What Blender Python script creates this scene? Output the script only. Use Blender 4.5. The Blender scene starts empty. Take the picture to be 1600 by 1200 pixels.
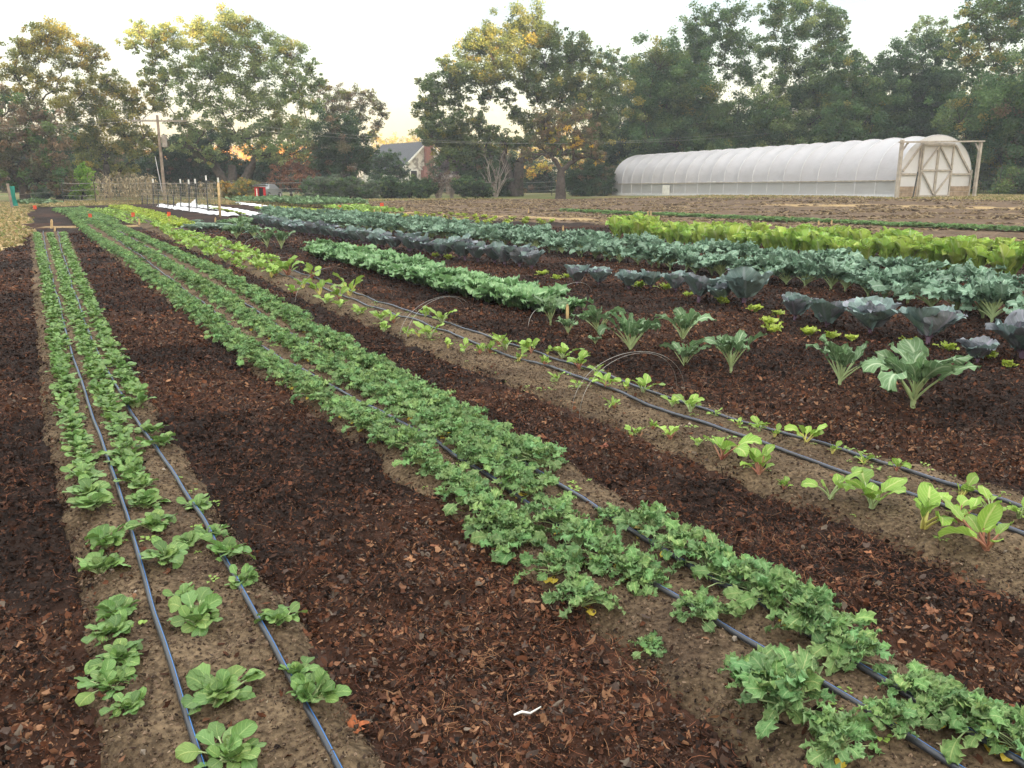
import bpy, math, random
import numpy as np
from mathutils import Vector
C = bpy.context.scene.collection
rng = np.random.default_rng(7)
random.seed(7)
PI = math.pi

# ------------------------------------------------------------------ camera, sky, sun, exposure
CAM_H, FPX, HORIZ = 1.45, 1305.0, 280.0
PITCH = math.atan((600 - HORIZ) / FPX)
cam = bpy.data.objects.new("camera", bpy.data.cameras.new("camera"))
C.objects.link(cam)
cam.location = (0, 0, CAM_H)
cam.rotation_euler = (PI / 2 - PITCH, 0, 0)
cam.data.sensor_width = 36.0
cam.data.lens = FPX * 36 / 1600
cam.data.clip_start = 0.05
cam.data.clip_end = 5000
bpy.context.scene.camera = cam

SUN_EL, SUN_AZ = math.radians(4.0), math.radians(168)   # azimuth clockwise from +Y: low sun behind the camera, a little to the right
world = bpy.data.worlds.new("World")
bpy.context.scene.world = world
world.use_nodes = True
wn = world.node_tree
wn.nodes.clear()
w_out = wn.nodes.new("ShaderNodeOutputWorld")
w_bg = wn.nodes.new("ShaderNodeBackground")
w_sky = wn.nodes.new("ShaderNodeTexSky")
w_sky.sky_type = 'NISHITA'
w_sky.sun_disc = False
w_sky.sun_elevation = SUN_EL
w_sky.sun_rotation = SUN_AZ
w_sky.dust_density = 2.5
w_sky.air_density = 1.0
# thin high veil of cloud over the sky
w_tc = wn.nodes.new("ShaderNodeTexCoord")
w_map = wn.nodes.new("ShaderNodeMapping")
w_map.inputs['Scale'].default_value = (1.0, 1.0, 4.5)
w_no = wn.nodes.new("ShaderNodeTexNoise")
w_no.inputs['Scale'].default_value = 2.2
w_no.inputs['Detail'].default_value = 6
w_no.inputs['Distortion'].default_value = 0.6
w_rp = wn.nodes.new("ShaderNodeMapRange")
w_rp.inputs[1].default_value = 0.35
w_rp.inputs[2].default_value = 0.7
w_rp.inputs[3].default_value = 0.6
w_rp.inputs[4].default_value = 0.97
w_sep = wn.nodes.new("ShaderNodeSeparateXYZ")
w_grad = wn.nodes.new("ShaderNodeValToRGB")
cr = w_grad.color_ramp
cr.elements[0].position = 0.0
cr.elements[0].color = (1.35, 1.12, .74, 1)
cr.elements[1].position = 0.62
cr.elements[1].color = (3.3, 3.25, 3.1, 1)
for p_, c_ in ((.04, (1.22, 1.08, .78)), (.085, (1.05, 1.04, .90)), (.13, (.90, .99, .99)), (.19, (.80, .95, 1.03)), (.30, (.95, 1.05, 1.12)), (.42, (2.3, 2.35, 2.3))):
    e = cr.elements.new(p_); e.color = (*c_, 1)
w_mix = wn.nodes.new("ShaderNodeMix")
w_mix.data_type = 'RGBA'
L = wn.links.new
L(w_tc.outputs['Generated'], w_map.inputs[0])
L(w_map.outputs[0], w_no.inputs['Vector'])
L(w_no.outputs[0], w_rp.inputs[0])
L(w_tc.outputs['Generated'], w_sep.inputs[0])
L(w_sep.outputs['Z'], w_grad.inputs[0])
L(w_rp.outputs[0], w_mix.inputs[0])
L(w_sky.outputs[0], w_mix.inputs[6])
L(w_grad.outputs[0], w_mix.inputs[7])
L(w_mix.outputs[2], w_bg.inputs[0])
w_bg.inputs[1].default_value = 0.15
L(w_bg.outputs[0], w_out.inputs[0])

sd = bpy.data.lights.new("sun", 'SUN')
sd.energy = 5.0
sd.angle = math.radians(0.5)
sd.color = (1.0, 0.62, 0.30)
sun = bpy.data.objects.new("sun", sd)
C.objects.link(sun)
sdir = Vector((math.sin(SUN_AZ) * math.cos(SUN_EL), math.cos(SUN_AZ) * math.cos(SUN_EL), math.sin(SUN_EL)))
sun.rotation_euler = sdir.to_track_quat('Z', 'Y').to_euler()
sun.location = sdir * 300
vs = bpy.context.scene.view_settings
vs.view_transform = 'Standard'
vs.look = 'None'
vs.gamma = 1
vs.exposure = 2.72
bpy.context.scene.cycles.max_bounces = 6
bpy.context.scene.cycles.diffuse_bounces = 3
bpy.context.scene.cycles.transmission_bounces = 4
bpy.context.scene.cycles.transparent_max_bounces = 8

# ------------------------------------------------------------------ small maths
def sstep(a, b, x):
    t = np.clip((np.asarray(x, float) - a) / (b - a), 0, 1)
    return t * t * (3 - 2 * t)

_perm = rng.random((256, 256))
def vnoise(x, y):
    x = np.asarray(x, float); y = np.asarray(y, float)
    xi = np.floor(x).astype(int); yi = np.floor(y).astype(int)
    xf = x - xi; yf = y - yi
    u = xf * xf * (3 - 2 * xf); v = yf * yf * (3 - 2 * yf)
    g = lambda a, b: _perm[a % 256, b % 256]
    return (g(xi, yi) * (1 - u) + g(xi + 1, yi) * u) * (1 - v) + (g(xi, yi + 1) * (1 - u) + g(xi + 1, yi + 1) * u) * v
def fbm(x, y, o=4):
    s = 0; a = 0.5; n = 0
    for i in range(o):
        s = s + a * vnoise(x * 2 ** i + 17.3 * i, y * 2 ** i + 9.1 * i); n += a; a *= 0.5
    return s / n

def base_h(x, y):       # the field rises gently towards the plastic tunnel
    return sstep(16, 48, y) * (0.05 + 0.42 * sstep(4, 20, x))
def gz(x, y):           # with small humps
    near = 1 - sstep(20, 60, np.hypot(x, y))
    return base_h(x, y) + near * (fbm(np.asarray(x) * 0.9 + 5, np.asarray(y) * 0.9, 3) - 0.5) * 0.06

SP, CP = math.sin(PITCH), math.cos(PITCH)
def ray(px, py):
    u = (px - 800) / FPX; v = (600 - py) / FPX
    return Vector((u, CP + v * SP, -SP + v * CP))
def at(px, py, dz=0.0):                 # a point of the photograph brought down to the ground
    d = ray(px, py)
    lo, hi = 0.5, 400.0
    t = 0.5; st = 0.05
    while t < 400:
        p = d * t
        if CAM_H + p.z < float(base_h(p.x, p.y)) + dz: break
        t += st; st *= 1.01
    lo, hi = t - st, t
    for _ in range(24):
        m = (lo + hi) / 2; p = d * m
        if CAM_H + p.z < float(base_h(p.x, p.y)) + dz: hi = m
        else: lo = m
    p = d * hi
    return Vector((p.x, p.y, float(gz(p.x, p.y)) + dz))
def PD(px, py, D):                      # the point at depth D metres along the field
    d = ray(px, py); t = D / d.y
    return Vector((d.x * t, D, CAM_H + d.z * t))

def smooth_line(pts, step=0.15, win=7, dz=0.0):
    P = np.array([at(x, y, dz)[:2] for x, y in pts])
    s = np.r_[0, np.cumsum(np.hypot(*np.diff(P, axis=0).T))]
    n = max(int(s[-1] / step), 2)
    t = np.linspace(0, s[-1], n)
    Q = np.c_[np.interp(t, s, P[:, 0]), np.interp(t, s, P[:, 1])]
    k = min(win, n // 3)
    if k > 1:
        pad = np.r_[np.repeat(Q[:1], k, 0), Q, np.repeat(Q[-1:], k, 0)]
        ker = np.ones(2 * k + 1) / (2 * k + 1)
        R = np.c_[np.convolve(pad[:, 0], ker, 'valid'), np.convolve(pad[:, 1], ker, 'valid')]
        w = np.minimum(np.arange(n), np.arange(n)[::-1]) / k
        w = np.clip(w, 0, 1)[:, None]
        Q = Q * (1 - w) + R * w
    return Q
def along(Q, spacing, jit=0.25, start=0.0):
    s = np.r_[0, np.cumsum(np.hypot(*np.diff(Q, axis=0).T))]
    out = []; t = start
    while t < s[-1]:
        out.append((np.interp(t, s, Q[:, 0]), np.interp(t, s, Q[:, 1])))
        t += spacing * (1 + rng.uniform(-jit, jit))
    return out
def dist_line(x, y, Q):
    x = np.asarray(x); y = np.asarray(y)
    best = np.full(x.shape, 1e9)
    Qs = Q[::3] if len(Q) > 60 else Q
    for a, b in zip(Qs[:-1], Qs[1:]):
        d = b - a; l2 = d @ d + 1e-9
        t = np.clip(((x - a[0]) * d[0] + (y - a[1]) * d[1]) / l2, 0, 1)
        best = np.minimum(best, np.hypot(x - a[0] - t * d[0], y - a[1] - t * d[1]))
    return best
def in_poly(x, y, poly):
    x = np.asarray(x); y = np.asarray(y)
    r = np.zeros(x.shape, bool)
    n = len(poly)
    for i in range(n):
        x1, y1 = poly[i]; x2, y2 = poly[(i + 1) % n]
        if y1 == y2: continue
        c = ((y1 > y) != (y2 > y)) & (x < (x2 - x1) * (y - y1) / (y2 - y1) + x1)
        r ^= c
    return r
def wpoly(pts): return [tuple(at(x, y)[:2]) for x, y in pts]

# ------------------------------------------------------------------ mesh collector
class MB:
    def __init__(s): s.V = []; s.F = []; s.U = []; s.K = []; s.n = 0
    def add(s, V, F, uv=None, col=None, mat=0):
        V = np.asarray(V, float).reshape(-1, 3); F = np.asarray(F, int)
        if len(V) == 0 or len(F) == 0: return
        s.V.append(V); s.F.append((F + s.n, mat))
        s.U.append(np.zeros((len(V), 2)) if uv is None else np.asarray(uv, float).reshape(-1, 2))
        if col is None: col = (1, 1, 1)
        col = np.asarray(col, float)
        if col.ndim == 1: col = np.repeat(col[None, :3], len(V), 0)
        s.K.append(col[:, :3]); s.n += len(V)
    def merge(s, o, M=None, mat=None):
        for i in range(len(o.V)):
            V = o.V[i]
            if M is not None: V = V @ M[:3, :3].T + M[:3, 3]
            s.V.append(V); s.U.append(o.U[i]); s.K.append(o.K[i])
        off = s.n
        for F, m in o.F: s.F.append((F + off, m if mat is None else mat))
        s.n += o.n
    def data(s):
        return np.concatenate(s.V), s.F, np.concatenate(s.U), np.concatenate(s.K)
    def mesh(s, name, mats, smooth=True):
        V, FF, U, K = s.data()
        me = bpy.data.meshes.new(name)
        me.vertices.add(len(V)); me.vertices.foreach_set("co", V.ravel())
        loops = np.concatenate([F.ravel() for F, m in FF])
        tot = np.concatenate([np.full(len(F), F.shape[1]) for F, m in FF])
        mi = np.concatenate([np.full(len(F), m) for F, m in FF])
        me.loops.add(len(loops)); me.loops.foreach_set("vertex_index", loops.astype(np.int32))
        me.polygons.add(len(tot))
        st = np.r_[0, np.cumsum(tot)[:-1]]
        me.polygons.foreach_set("loop_start", st.astype(np.int32))
        me.polygons.foreach_set("material_index", mi.astype(np.int32))
        me.polygons.foreach_set("use_smooth", np.full(len(tot), smooth))
        for m in (mats if isinstance(mats, (list, tuple)) else [mats]): me.materials.append(m)
        ul = me.uv_layers.new(name="UVMap")
        ul.data.foreach_set("uv", U[loops].ravel())
        ca = me.color_attributes.new(name="Col", type='FLOAT_COLOR', domain='POINT')
        ca.data.foreach_set("color", np.c_[K, np.ones(len(K))].ravel())
        me.update(calc_edges=True)
        return me
    def build(s, name, mats, parent=None, smooth=True, loc=None):
        o = bpy.data.objects.new(name, s.mesh(name, mats, smooth))
        C.objects.link(o)
        if parent: o.parent = parent
        if loc is not None: o.location = loc
        return o
    # shapes
    def box(s, c, size, R=None, col=None, mat=0):
        h = np.array(size) / 2
        V = np.array([[x, y, z] for x in (-1, 1) for y in (-1, 1) for z in (-1, 1)]) * h
        if R is not None: V = V @ np.array(R).T
        V = V + np.array(c)
        s.add(V, [[0, 1, 3, 2], [4, 6, 7, 5], [0, 4, 5, 1], [2, 3, 7, 6], [0, 2, 6, 4], [1, 5, 7, 3]], col=col, mat=mat)
    def bar(s, a, b, w, d, up=(0, 0, 1), col=None, mat=0):
        a = np.array(a, float); b = np.array(b, float)
        z = b - a; l = np.linalg.norm(z); z /= l
        up = np.array(up, float)
        if abs(z @ up) > .95: up = np.array([0, 1., 0])
        x = np.cross(up, z); x /= np.linalg.norm(x); y = np.cross(z, x)
        s.box((a + b) / 2, (w, d, l), np.c_[x, y, z], col, mat)
    def tube(s, P, r, n=6, col=None, mat=0, cap=False):
        P = np.asarray(P, float); k = len(P)
        r = np.full(k, r) if np.isscalar(r) else np.asarray(r)
        T = np.gradient(P, axis=0); T /= np.linalg.norm(T, axis=1)[:, None] + 1e-12
        a = np.array([0.31, 0.17, 0.93]) if abs(T[0][2]) < .9 else np.array([1., 0.1, 0])
        X = np.cross(T, a); X /= np.linalg.norm(X, axis=1)[:, None] + 1e-12
        Y = np.cross(T, X)
        th = np.arange(n) * 2 * PI / n
        V = P[:, None] + r[:, None, None] * (np.cos(th)[None, :, None] * X[:, None] + np.sin(th)[None, :, None] * Y[:, None])
        i = np.arange(k - 1)[:, None] * n; j = np.arange(n)[None]
        F = np.stack([i + j, i + (j + 1) % n, i + n + (j + 1) % n, i + n + j], -1).reshape(-1, 4)
        uv = np.stack([np.repeat(th[None] / (2 * PI), k, 0), np.repeat(np.linspace(0, 1, k)[:, None], n, 1)], -1)
        s.add(V.reshape(-1, 3), F, uv.reshape(-1, 2), col, mat)
        if cap:
            s.add(V[0], [list(range(n))[::-1]], None, col, mat); s.add(V[-1], [list(range(n))], None, col, mat)

def tag(o, label=None, cat=None, group=None, kind=None):
    if label: o['label'] = label
    if cat: o['category'] = cat
    if group: o['group'] = group
    if kind: o['kind'] = kind
    return o
def empty(name, loc, rz=0.0):
    o = bpy.data.objects.new(name, None)
    o.empty_display_size = 0.1
    C.objects.link(o); o.location = loc; o.rotation_euler.z = rz
    return o

# ------------------------------------------------------------------ materials
def mat_new(name):
    m = bpy.data.materials.new(name); m.use_nodes = True
    nt = m.node_tree; nt.nodes.clear()
    return m, nt, nt.nodes.new("ShaderNodeOutputMaterial")
def N(nt, t, **kw):
    n = nt.nodes.new(t)
    for k, v in kw.items():
        if hasattr(n, k) and not k.startswith('i_'): setattr(n, k, v)
        else: n.inputs[k.replace('i_', '').replace('_', ' ')].default_value = v
    return n
def simple(name, col, rough=0.7, metal=0.0, var=0.25, scale=6.0, bump=0.0, spec=0.3, alt=None, bscale=None):
    m, nt, out = mat_new(name)
    b = N(nt, "ShaderNodeBsdfPrincipled"); b.inputs['Roughness'].default_value = rough
    b.inputs['Metallic'].default_value = metal; b.inputs['Specular IOR Level'].default_value = spec
    tc = N(nt, "ShaderNodeTexCoord")
    no = N(nt, "ShaderNodeTexNoise"); no.inputs['Scale'].default_value = scale; no.inputs['Detail'].default_value = 6
    nt.links.new(tc.outputs['Object'], no.inputs['Vector'])
    mx = N(nt, "ShaderNodeMix"); mx.data_type = 'RGBA'
    a = alt or tuple(c * (1 - var) for c in col); bb = tuple(min(1, c * (1 + var * .6)) for c in col)
    mr = N(nt, "ShaderNodeMapRange"); mr.inputs[1].default_value = .35; mr.inputs[2].default_value = .65
    nt.links.new(no.outputs[0], mr.inputs[0]); nt.links.new(mr.outputs[0], mx.inputs[0])
    mx.inputs[6].default_value = (*a, 1); mx.inputs[7].default_value = (*bb, 1)
    nt.links.new(mx.outputs[2], b.inputs['Base Color'])
    if bump:
        n2 = N(nt, "ShaderNodeTexNoise"); n2.inputs['Scale'].default_value = bscale or scale * 6; n2.inputs['Detail'].default_value = 5
        nt.links.new(tc.outputs['Object'], n2.inputs['Vector'])
        bp = N(nt, "ShaderNodeBump"); bp.inputs['Strength'].default_value = bump; bp.inputs['Distance'].default_value = .02
        nt.links.new(n2.outputs[0], bp.inputs['Height']); nt.links.new(bp.outputs[0], b.inputs['Normal'])
    nt.links.new(b.outputs[0], out.inputs[0])
    return m

def leaf_mat(name, c_dark, c_light, vein, vein_w=0.035, side=7, under=None, rough=.5, trans=.22, tip=None, spec=.35, vmix=.75):
    """leaf blade: UV u across (0..1), v along; midrib and slanting side veins, colour attribute multiplies"""
    m, nt, out = mat_new(name); Lk = nt.links.new
    uv = N(nt, "ShaderNodeUVMap"); uv.uv_map = "UVMap"
    sp = N(nt, "ShaderNodeSeparateXYZ"); Lk(uv.outputs[0], sp.inputs[0])
    def M(op, a, b=None, c=None):
        n = N(nt, "ShaderNodeMath"); n.operation = op
        for i, v in enumerate((a, b, c)):
            if v is None: continue
            if isinstance(v, (int, float)): n.inputs[i].default_value = v
            else: Lk(v, n.inputs[i])
        return n.outputs[0]
    d = M('ABSOLUTE', M('SUBTRACT', sp.outputs['X'], 0.5))
    def ramp(x, a, b, lo, hi):
        r = N(nt, "ShaderNodeMapRange"); Lk(x, r.inputs[0])
        r.inputs[1].default_value = a; r.inputs[2].default_value = b; r.inputs[3].default_value = lo; r.inputs[4].default_value = hi
        return r.outputs[0]
    mid = ramp(d, vein_w * .4, vein_w * 1.5, 1, 0)
    q = M('SUBTRACT', M('MULTIPLY', sp.outputs['Y'], side), M('MULTIPLY', d, side * .75))
    f = M('ABSOLUTE', M('SUBTRACT', M('FRACT', q), 0.5))
    sv = M('MULTIPLY', ramp(f, 0.02, 0.13, 1, 0), 0.55)
    vv = M('MULTIPLY', M('MAXIMUM', mid, sv), vmix)
    tc = N(nt, "ShaderNodeTexCoord")
    no = N(nt, "ShaderNodeTexNoise"); no.inputs['Scale'].default_value = 9; no.inputs['Detail'].default_value = 4
    Lk(tc.outputs['Object'], no.inputs['Vector'])
    oi = N(nt, "ShaderNodeObjectInfo")
    t = M('ADD', ramp(no.outputs[0], .3, .7, 0, .65), M('MULTIPLY', oi.outputs['Random'], .4))
    mx = N(nt, "ShaderNodeMix"); mx.data_type = 'RGBA'; Lk(t, mx.inputs[0])
    mx.inputs[6].default_value = (*c_dark, 1); mx.inputs[7].default_value = (*c_light, 1)
    colr = mx.outputs[2]
    if tip:
        m3 = N(nt, "ShaderNodeMix"); m3.data_type = 'RGBA'
        Lk(ramp(d, .34, .5, 0, .8), m3.inputs[0]); Lk(colr, m3.inputs[6]); m3.inputs[7].default_value = (*tip, 1)
        colr = m3.outputs[2]
    m2 = N(nt, "ShaderNodeMix"); m2.data_type = 'RGBA'; Lk(vv, m2.inputs[0]); Lk(colr, m2.inputs[6])
    m2.inputs[7].default_value = (*vein, 1)
    at_ = N(nt, "ShaderNodeAttribute"); at_.attribute_name = "Col"
    m4 = N(nt, "ShaderNodeMix"); m4.data_type = 'RGBA'; m4.blend_type = 'MULTIPLY'; m4.inputs[0].default_value = 1
    Lk(m2.outputs[2], m4.inputs[6]); Lk(at_.outputs['Color'], m4.inputs[7])
    b = N(nt, "ShaderNodeBsdfPrincipled"); b.inputs['Roughness'].default_value = rough; b.inputs['Specular IOR Level'].default_value = spec
    Lk(m4.outputs[2], b.inputs['Base Color'])
    n2 = N(nt, "ShaderNodeTexNoise"); n2.inputs['Scale'].default_value = 70; n2.inputs['Detail'].default_value = 3
    Lk(tc.outputs['Object'], n2.inputs['Vector'])
    hsum = M('SUBTRACT', n2.outputs[0], M('MULTIPLY', vv, .5))
    bp = N(nt, "ShaderNodeBump"); bp.inputs['Strength'].default_value = .5; bp.inputs['Distance'].default_value = .006
    Lk(hsum, bp.inputs['Height']); Lk(bp.outputs[0], b.inputs['Normal'])
    tr = N(nt, "ShaderNodeBsdfTranslucent"); Lk(m4.outputs[2], tr.inputs[0])
    ms = N(nt, "ShaderNodeMixShader"); ms.inputs[0].default_value = trans
    Lk(b.outputs[0], ms.inputs[1]); Lk(tr.outputs[0], ms.inputs[2]); Lk(ms.outputs[0], out.inputs[0])
    return m
def vcol_mat(name, rough=.8, trans=0.0, spec=.2, tint=(1, 1, 1), noise=0.0, nscale=20, bump=0.0, bscale=60):
    m, nt, out = mat_new(name); Lk = nt.links.new
    a = N(nt, "ShaderNodeAttribute"); a.attribute_name = "Col"
    mx = N(nt, "ShaderNodeMix"); mx.data_type = 'RGBA'; mx.blend_type = 'MULTIPLY'; mx.inputs[0].default_value = 1
    Lk(a.outputs['Color'], mx.inputs[6])
    b = N(nt, "ShaderNodeBsdfPrincipled"); b.inputs['Roughness'].default_value = rough; b.inputs['Specular IOR Level'].default_value = spec
    tc = N(nt, "ShaderNodeTexCoord")
    if noise:
        no = N(nt, "ShaderNodeTexNoise"); no.inputs['Scale'].default_value = nscale; no.inputs['Detail'].default_value = 6
        Lk(tc.outputs['Object'], no.inputs['Vector'])
        r = N(nt, "ShaderNodeMapRange"); r.inputs[1].default_value = .3; r.inputs[2].default_value = .7
        r.inputs[3].default_value = 1 - noise; r.inputs[4].default_value = 1 + noise
        Lk(no.outputs[0], r.inputs[0]); Lk(r.outputs[0], mx.inputs[7])
    else: mx.inputs[7].default_value = (*tint, 1)
    Lk(mx.outputs[2], b.inputs['Base Color'])
    if bump:
        n2 = N(nt, "ShaderNodeTexNoise"); n2.inputs['Scale'].default_value = bscale; n2.inputs['Detail'].default_value = 6
        Lk(tc.outputs['Object'], n2.inputs['Vector'])
        bp = N(nt, "ShaderNodeBump"); bp.inputs['Strength'].default_value = bump; bp.inputs['Distance'].default_value = .03
        Lk(n2.outputs[0], bp.inputs['Height']); Lk(bp.outputs[0], b.inputs['Normal'])
    if trans:
        tr = N(nt, "ShaderNodeBsdfTranslucent"); Lk(mx.outputs[2], tr.inputs[0])
        ms = N(nt, "ShaderNodeMixShader"); ms.inputs[0].default_value = trans
        Lk(b.outputs[0], ms.inputs[1]); Lk(tr.outputs[0], ms.inputs[2]); Lk(ms.outputs[0], out.inputs[0])
    else: Lk(b.outputs[0], out.inputs[0])
    return m

MT = {}
MT['spinach'] = leaf_mat("spinach_leaf", (.100, .205, .055), (.185, .315, .095), (.32, .45, .16), rough=.42, side=6)
MT['kale'] = leaf_mat("curly_kale_leaf", (.092, .205, .066), (.175, .325, .112), (.34, .46, .20), rough=.6, side=6, tip=(.26, .40, .18), spec=.25, vein_w=.03)
MT['yellow'] = leaf_mat("yellow_leaf", (.55, .38, .04), (.72, .58, .07), (.75, .65, .2), side=5)
MT['chard'] = leaf_mat("chard_leaf", (.17, .33, .05), (.34, .52, .09), (.55, .60, .22), rough=.42, side=7, vein_w=.05, trans=.3)
MT['savoy'] = leaf_mat("savoy_leaf", (.12, .26, .10), (.23, .39, .165), (.45, .58, .33), rough=.55, side=5, vein_w=.05)
MT['collard'] = leaf_mat("collard_leaf", (.09, .18, .075), (.17, .28, .125), (.46, .56, .36), rough=.55, side=6, vein_w=.05)
MT['redcab'] = leaf_mat("red_cabbage_leaf", (.14, .165, .18), (.26, .31, .295), (.36, .35, .40), rough=.55, side=7, vein_w=.05, tip=(.24, .28, .29), trans=.12)
MT['bluekale'] = leaf_mat("blue_green_leaf", (.12, .225, .145), (.23, .35, .235), (.42, .54, .42), rough=.6, side=6, tip=(.25, .39, .28), vein_w=.04)
MT['romaine'] = leaf_mat("romaine_leaf", (.30, .47, .075), (.48, .62, .14), (.62, .70, .38), rough=.42, side=5, vein_w=.07, trans=.3)
MT['lettuce'] = leaf_mat("lettuce_leaf", (.36, .50, .05), (.55, .66, .10), (.65, .70, .3), rough=.45, trans=.3)
MT['greycab'] = leaf_mat("grey_green_cabbage_leaf", (.16, .26, .19), (.27, .37, .28), (.5, .58, .45), rough=.55, vein_w=.05)
MT['stem_pale'] = simple("pale_green_stem", (.40, .50, .24), .5, var=.2)
MT['stem_red'] = simple("crimson_stem", (.30, .05, .07), .4, var=.3, alt=(.36, .22, .12))
MT['stem_yel'] = simple("yellow_stem", (.62, .52, .10), .4, var=.3, alt=(.5, .5, .2))
MT['stem_purple'] = simple("purple_stem", (.20, .13, .19), .5, var=.3)
MT['wood'] = simple("weathered_wood", (.30, .24, .19), .8, scale=4, bump=.4, var=.35)
MT['palewood'] = simple("pale_weathered_wood", (.44, .39, .33), .8, scale=4, bump=.3, var=.25)
MT['pine'] = simple("pale_pine_stake", (.62, .44, .22), .7, scale=10, var=.3)
MT['pipe'] = simple("black_polyethylene", (.030, .034, .042), .34, scale=5, var=.4, spec=.5, alt=(.045, .042, .040), bump=.15)
MT['stripe'] = simple("blue_pipe_stripe", (.05, .20, .55), .35, var=.1)
MT['wire'] = simple("galvanised_wire", (.42, .40, .37), .35, .6, var=.3, scale=20)
MT['white'] = simple("white_paint", (.78, .77, .72), .6, var=.12)
MT['flagred'] = simple("orange_red_plastic", (.85, .10, .04), .5, var=.1)
MT['steel'] = simple("dark_green_steel", (.07, .075, .07), .6, var=.4, scale=30)
MT['red'] = simple("red_boards", (.50, .02, .025), .6, var=.25, scale=9)
MT['dark'] = simple("dark_interior", (.02, .018, .016), .9)
MT['bark'] = simple("tree_bark", (.085, .070, .060), .9, scale=5, bump=1, var=.4)
MT['palebark'] = simple("pale_bark", (.33, .29, .25), .85, scale=5, bump=.6, var=.3)
MT['crown'] = vcol_mat("tree_foliage", rough=.65, trans=.42, spec=.25)

# ------------------------------------------------------------------ row and bed lines, read from the photograph onto the ground
PX = dict(
 tubeA=[(400,1500),(322,1215),(283,1080),(243,960),(205,860),(180,770),(150,680),(132,620),(117,575),(103,525),(90,470),(80,430),(72,395),(67,362)],
 tubeB=[(665,1500),(535,1215),(480,1120),(430,1030),(385,940),(350,885),(300,805),(262,745),(225,690),(185,625),(160,575),(140,530),(118,470),(108,430),(96,395),(90,362)],
 spL=[(140,775),(120,708),(105,640),(98,590),(88,520),(75,450),(65,400),(57,368)],
 spM=[(228,812),(205,740),(180,670),(158,610),(140,560),(118,500),(100,440),(85,390),(78,368)],
 spR=[(215,628),(185,585),(170,545),(150,500),(125,440),(105,390),(98,368)],
 tube1=[(1900,1500),(1470,1215),(1300,1109),(1150,1011),(1000,917),(883,840),(833,812),(700,723),(633,682),(540,630),(470,588),(375,530),(290,460),(220,405),(165,365),(115,330)],
 tube2=[(2010,1500),(1570,1215),(1487,1157),(1368,1082),(1195,977),(1037,884),(950,820),(887,783),(747,700),(657,643),(620,625),(500,560),(400,495),(310,437),(230,390),(172,357),(118,327)],
 kL=[(800,846),(710,770),(650,730),(590,690),(530,650),(480,615),(430,588),(390,560),(340,518),(270,462),(205,412),(145,372),(103,332)],
 kM=[(1010,918),(900,832),(800,765),(700,700),(620,650),(560,610),(480,565),(400,515),(330,465),(250,413),(170,365),(118,330)],
 kR=[(1355,1040),(1290,1000),(1240,972),(1180,940),(1110,895),(1045,850),(850,755),(800,722),(740,690),(680,650),(640,620),(560,575),(500,535),(420,485),(350,438),(250,390),(180,357),(127,327)],
 tube3=[(2400,1185),(1800,940),(1640,872),(1600,852),(1442,796),(1270,732),(1150,694),(1007,642),(925,610),(800,567),(686,525),(622,502),(532,469),(450,439),(380,407),(330,385),(260,358),(190,335)],
 tube4=[(2400,1115),(1800,895),(1640,826),(1600,809),(1506,773),(1330,722),(1142,666),(1000,617),(900,581),(800,549),(712,517),(637,495),(532,457),(469,431),(397,408),(340,383),(275,358),(205,335)],
 chF=[(440,436),(400,424),(356,409),(315,394),(285,378),(262,365),(245,356)],
 savF=[(880,492),(820,488),(760,470),(700,458),(650,445),(600,430),(560,418),(510,405),(482,398)],
 savB=[(860,480),(800,465),(750,452),(690,440),(630,422),(580,408),(530,398),(490,390)],
 cabF=[(832,422),(802,417),(746,410),(701,405),(652,395),(622,391),(590,386),(562,381),(510,373),(450,362),(424,357),(400,352)],
 bkA=[(1560,505),(1480,487),(1380,466),(1320,457),(1250,448),(1120,432),(1000,414),(800,387),(600,364),(420,346)],
 bkB=[(1600,476),(1500,461),(1400,446),(1200,420),(1000,399),(800,376),(600,353),(415,337)],
 roA=[(1640,440),(1525,427),(1390,415),(1240,402),(1110,390),(965,374)],
 roB=[(1640,424),(1500,411),(1380,401),(1240,390),(1110,379),(975,367)],
 carrot=[(1640,364),(1500,358),(1300,349),(1100,340),(885,331)],
)
LN = {k: smooth_line(v) for k, v in PX.items()}
bed_edges = {      # (left edge, right edge) of the bare soil strips
 'spinach_bed': ([(180,1500),(165,1215),(150,1000),(110,850),(80,740),(62,600),(55,480),(48,366)], [(800,1500),(610,1215),(520,1120),(440,960),(385,850),(300,740),(240,650),(190,560),(140,450),(106,364)]),
 'kale_bed': ([(1480,1500),(1190,1215),(1000,1010),(860,905),(760,850),(600,720),(450,615),(330,520),(240,450),(150,380),(98,330)], [(2150,1440),(1650,1165),(1400,1020),(1240,935),(1100,850),(960,780),(820,690),(650,600),(480,500),(330,415),(200,355),(132,326)]),
 'chard_bed': ([(2500,1385),(1900,1085),(1650,960),(1400,850),(1250,790),(1100,720),(900,648),(850,622),(700,568),(600,520),(450,455),(380,422),(300,390),(230,358),(180,336)], [(2500,1050),(1900,870),(1650,795),(1500,755),(1330,705),(1142,650),(1000,602),(900,566),(800,536),(700,508),(600,475),(500,438),(400,402),(330,374),(270,352),(215,334)]),
}
BED_H = 0.05
bed_lines = {}
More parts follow.
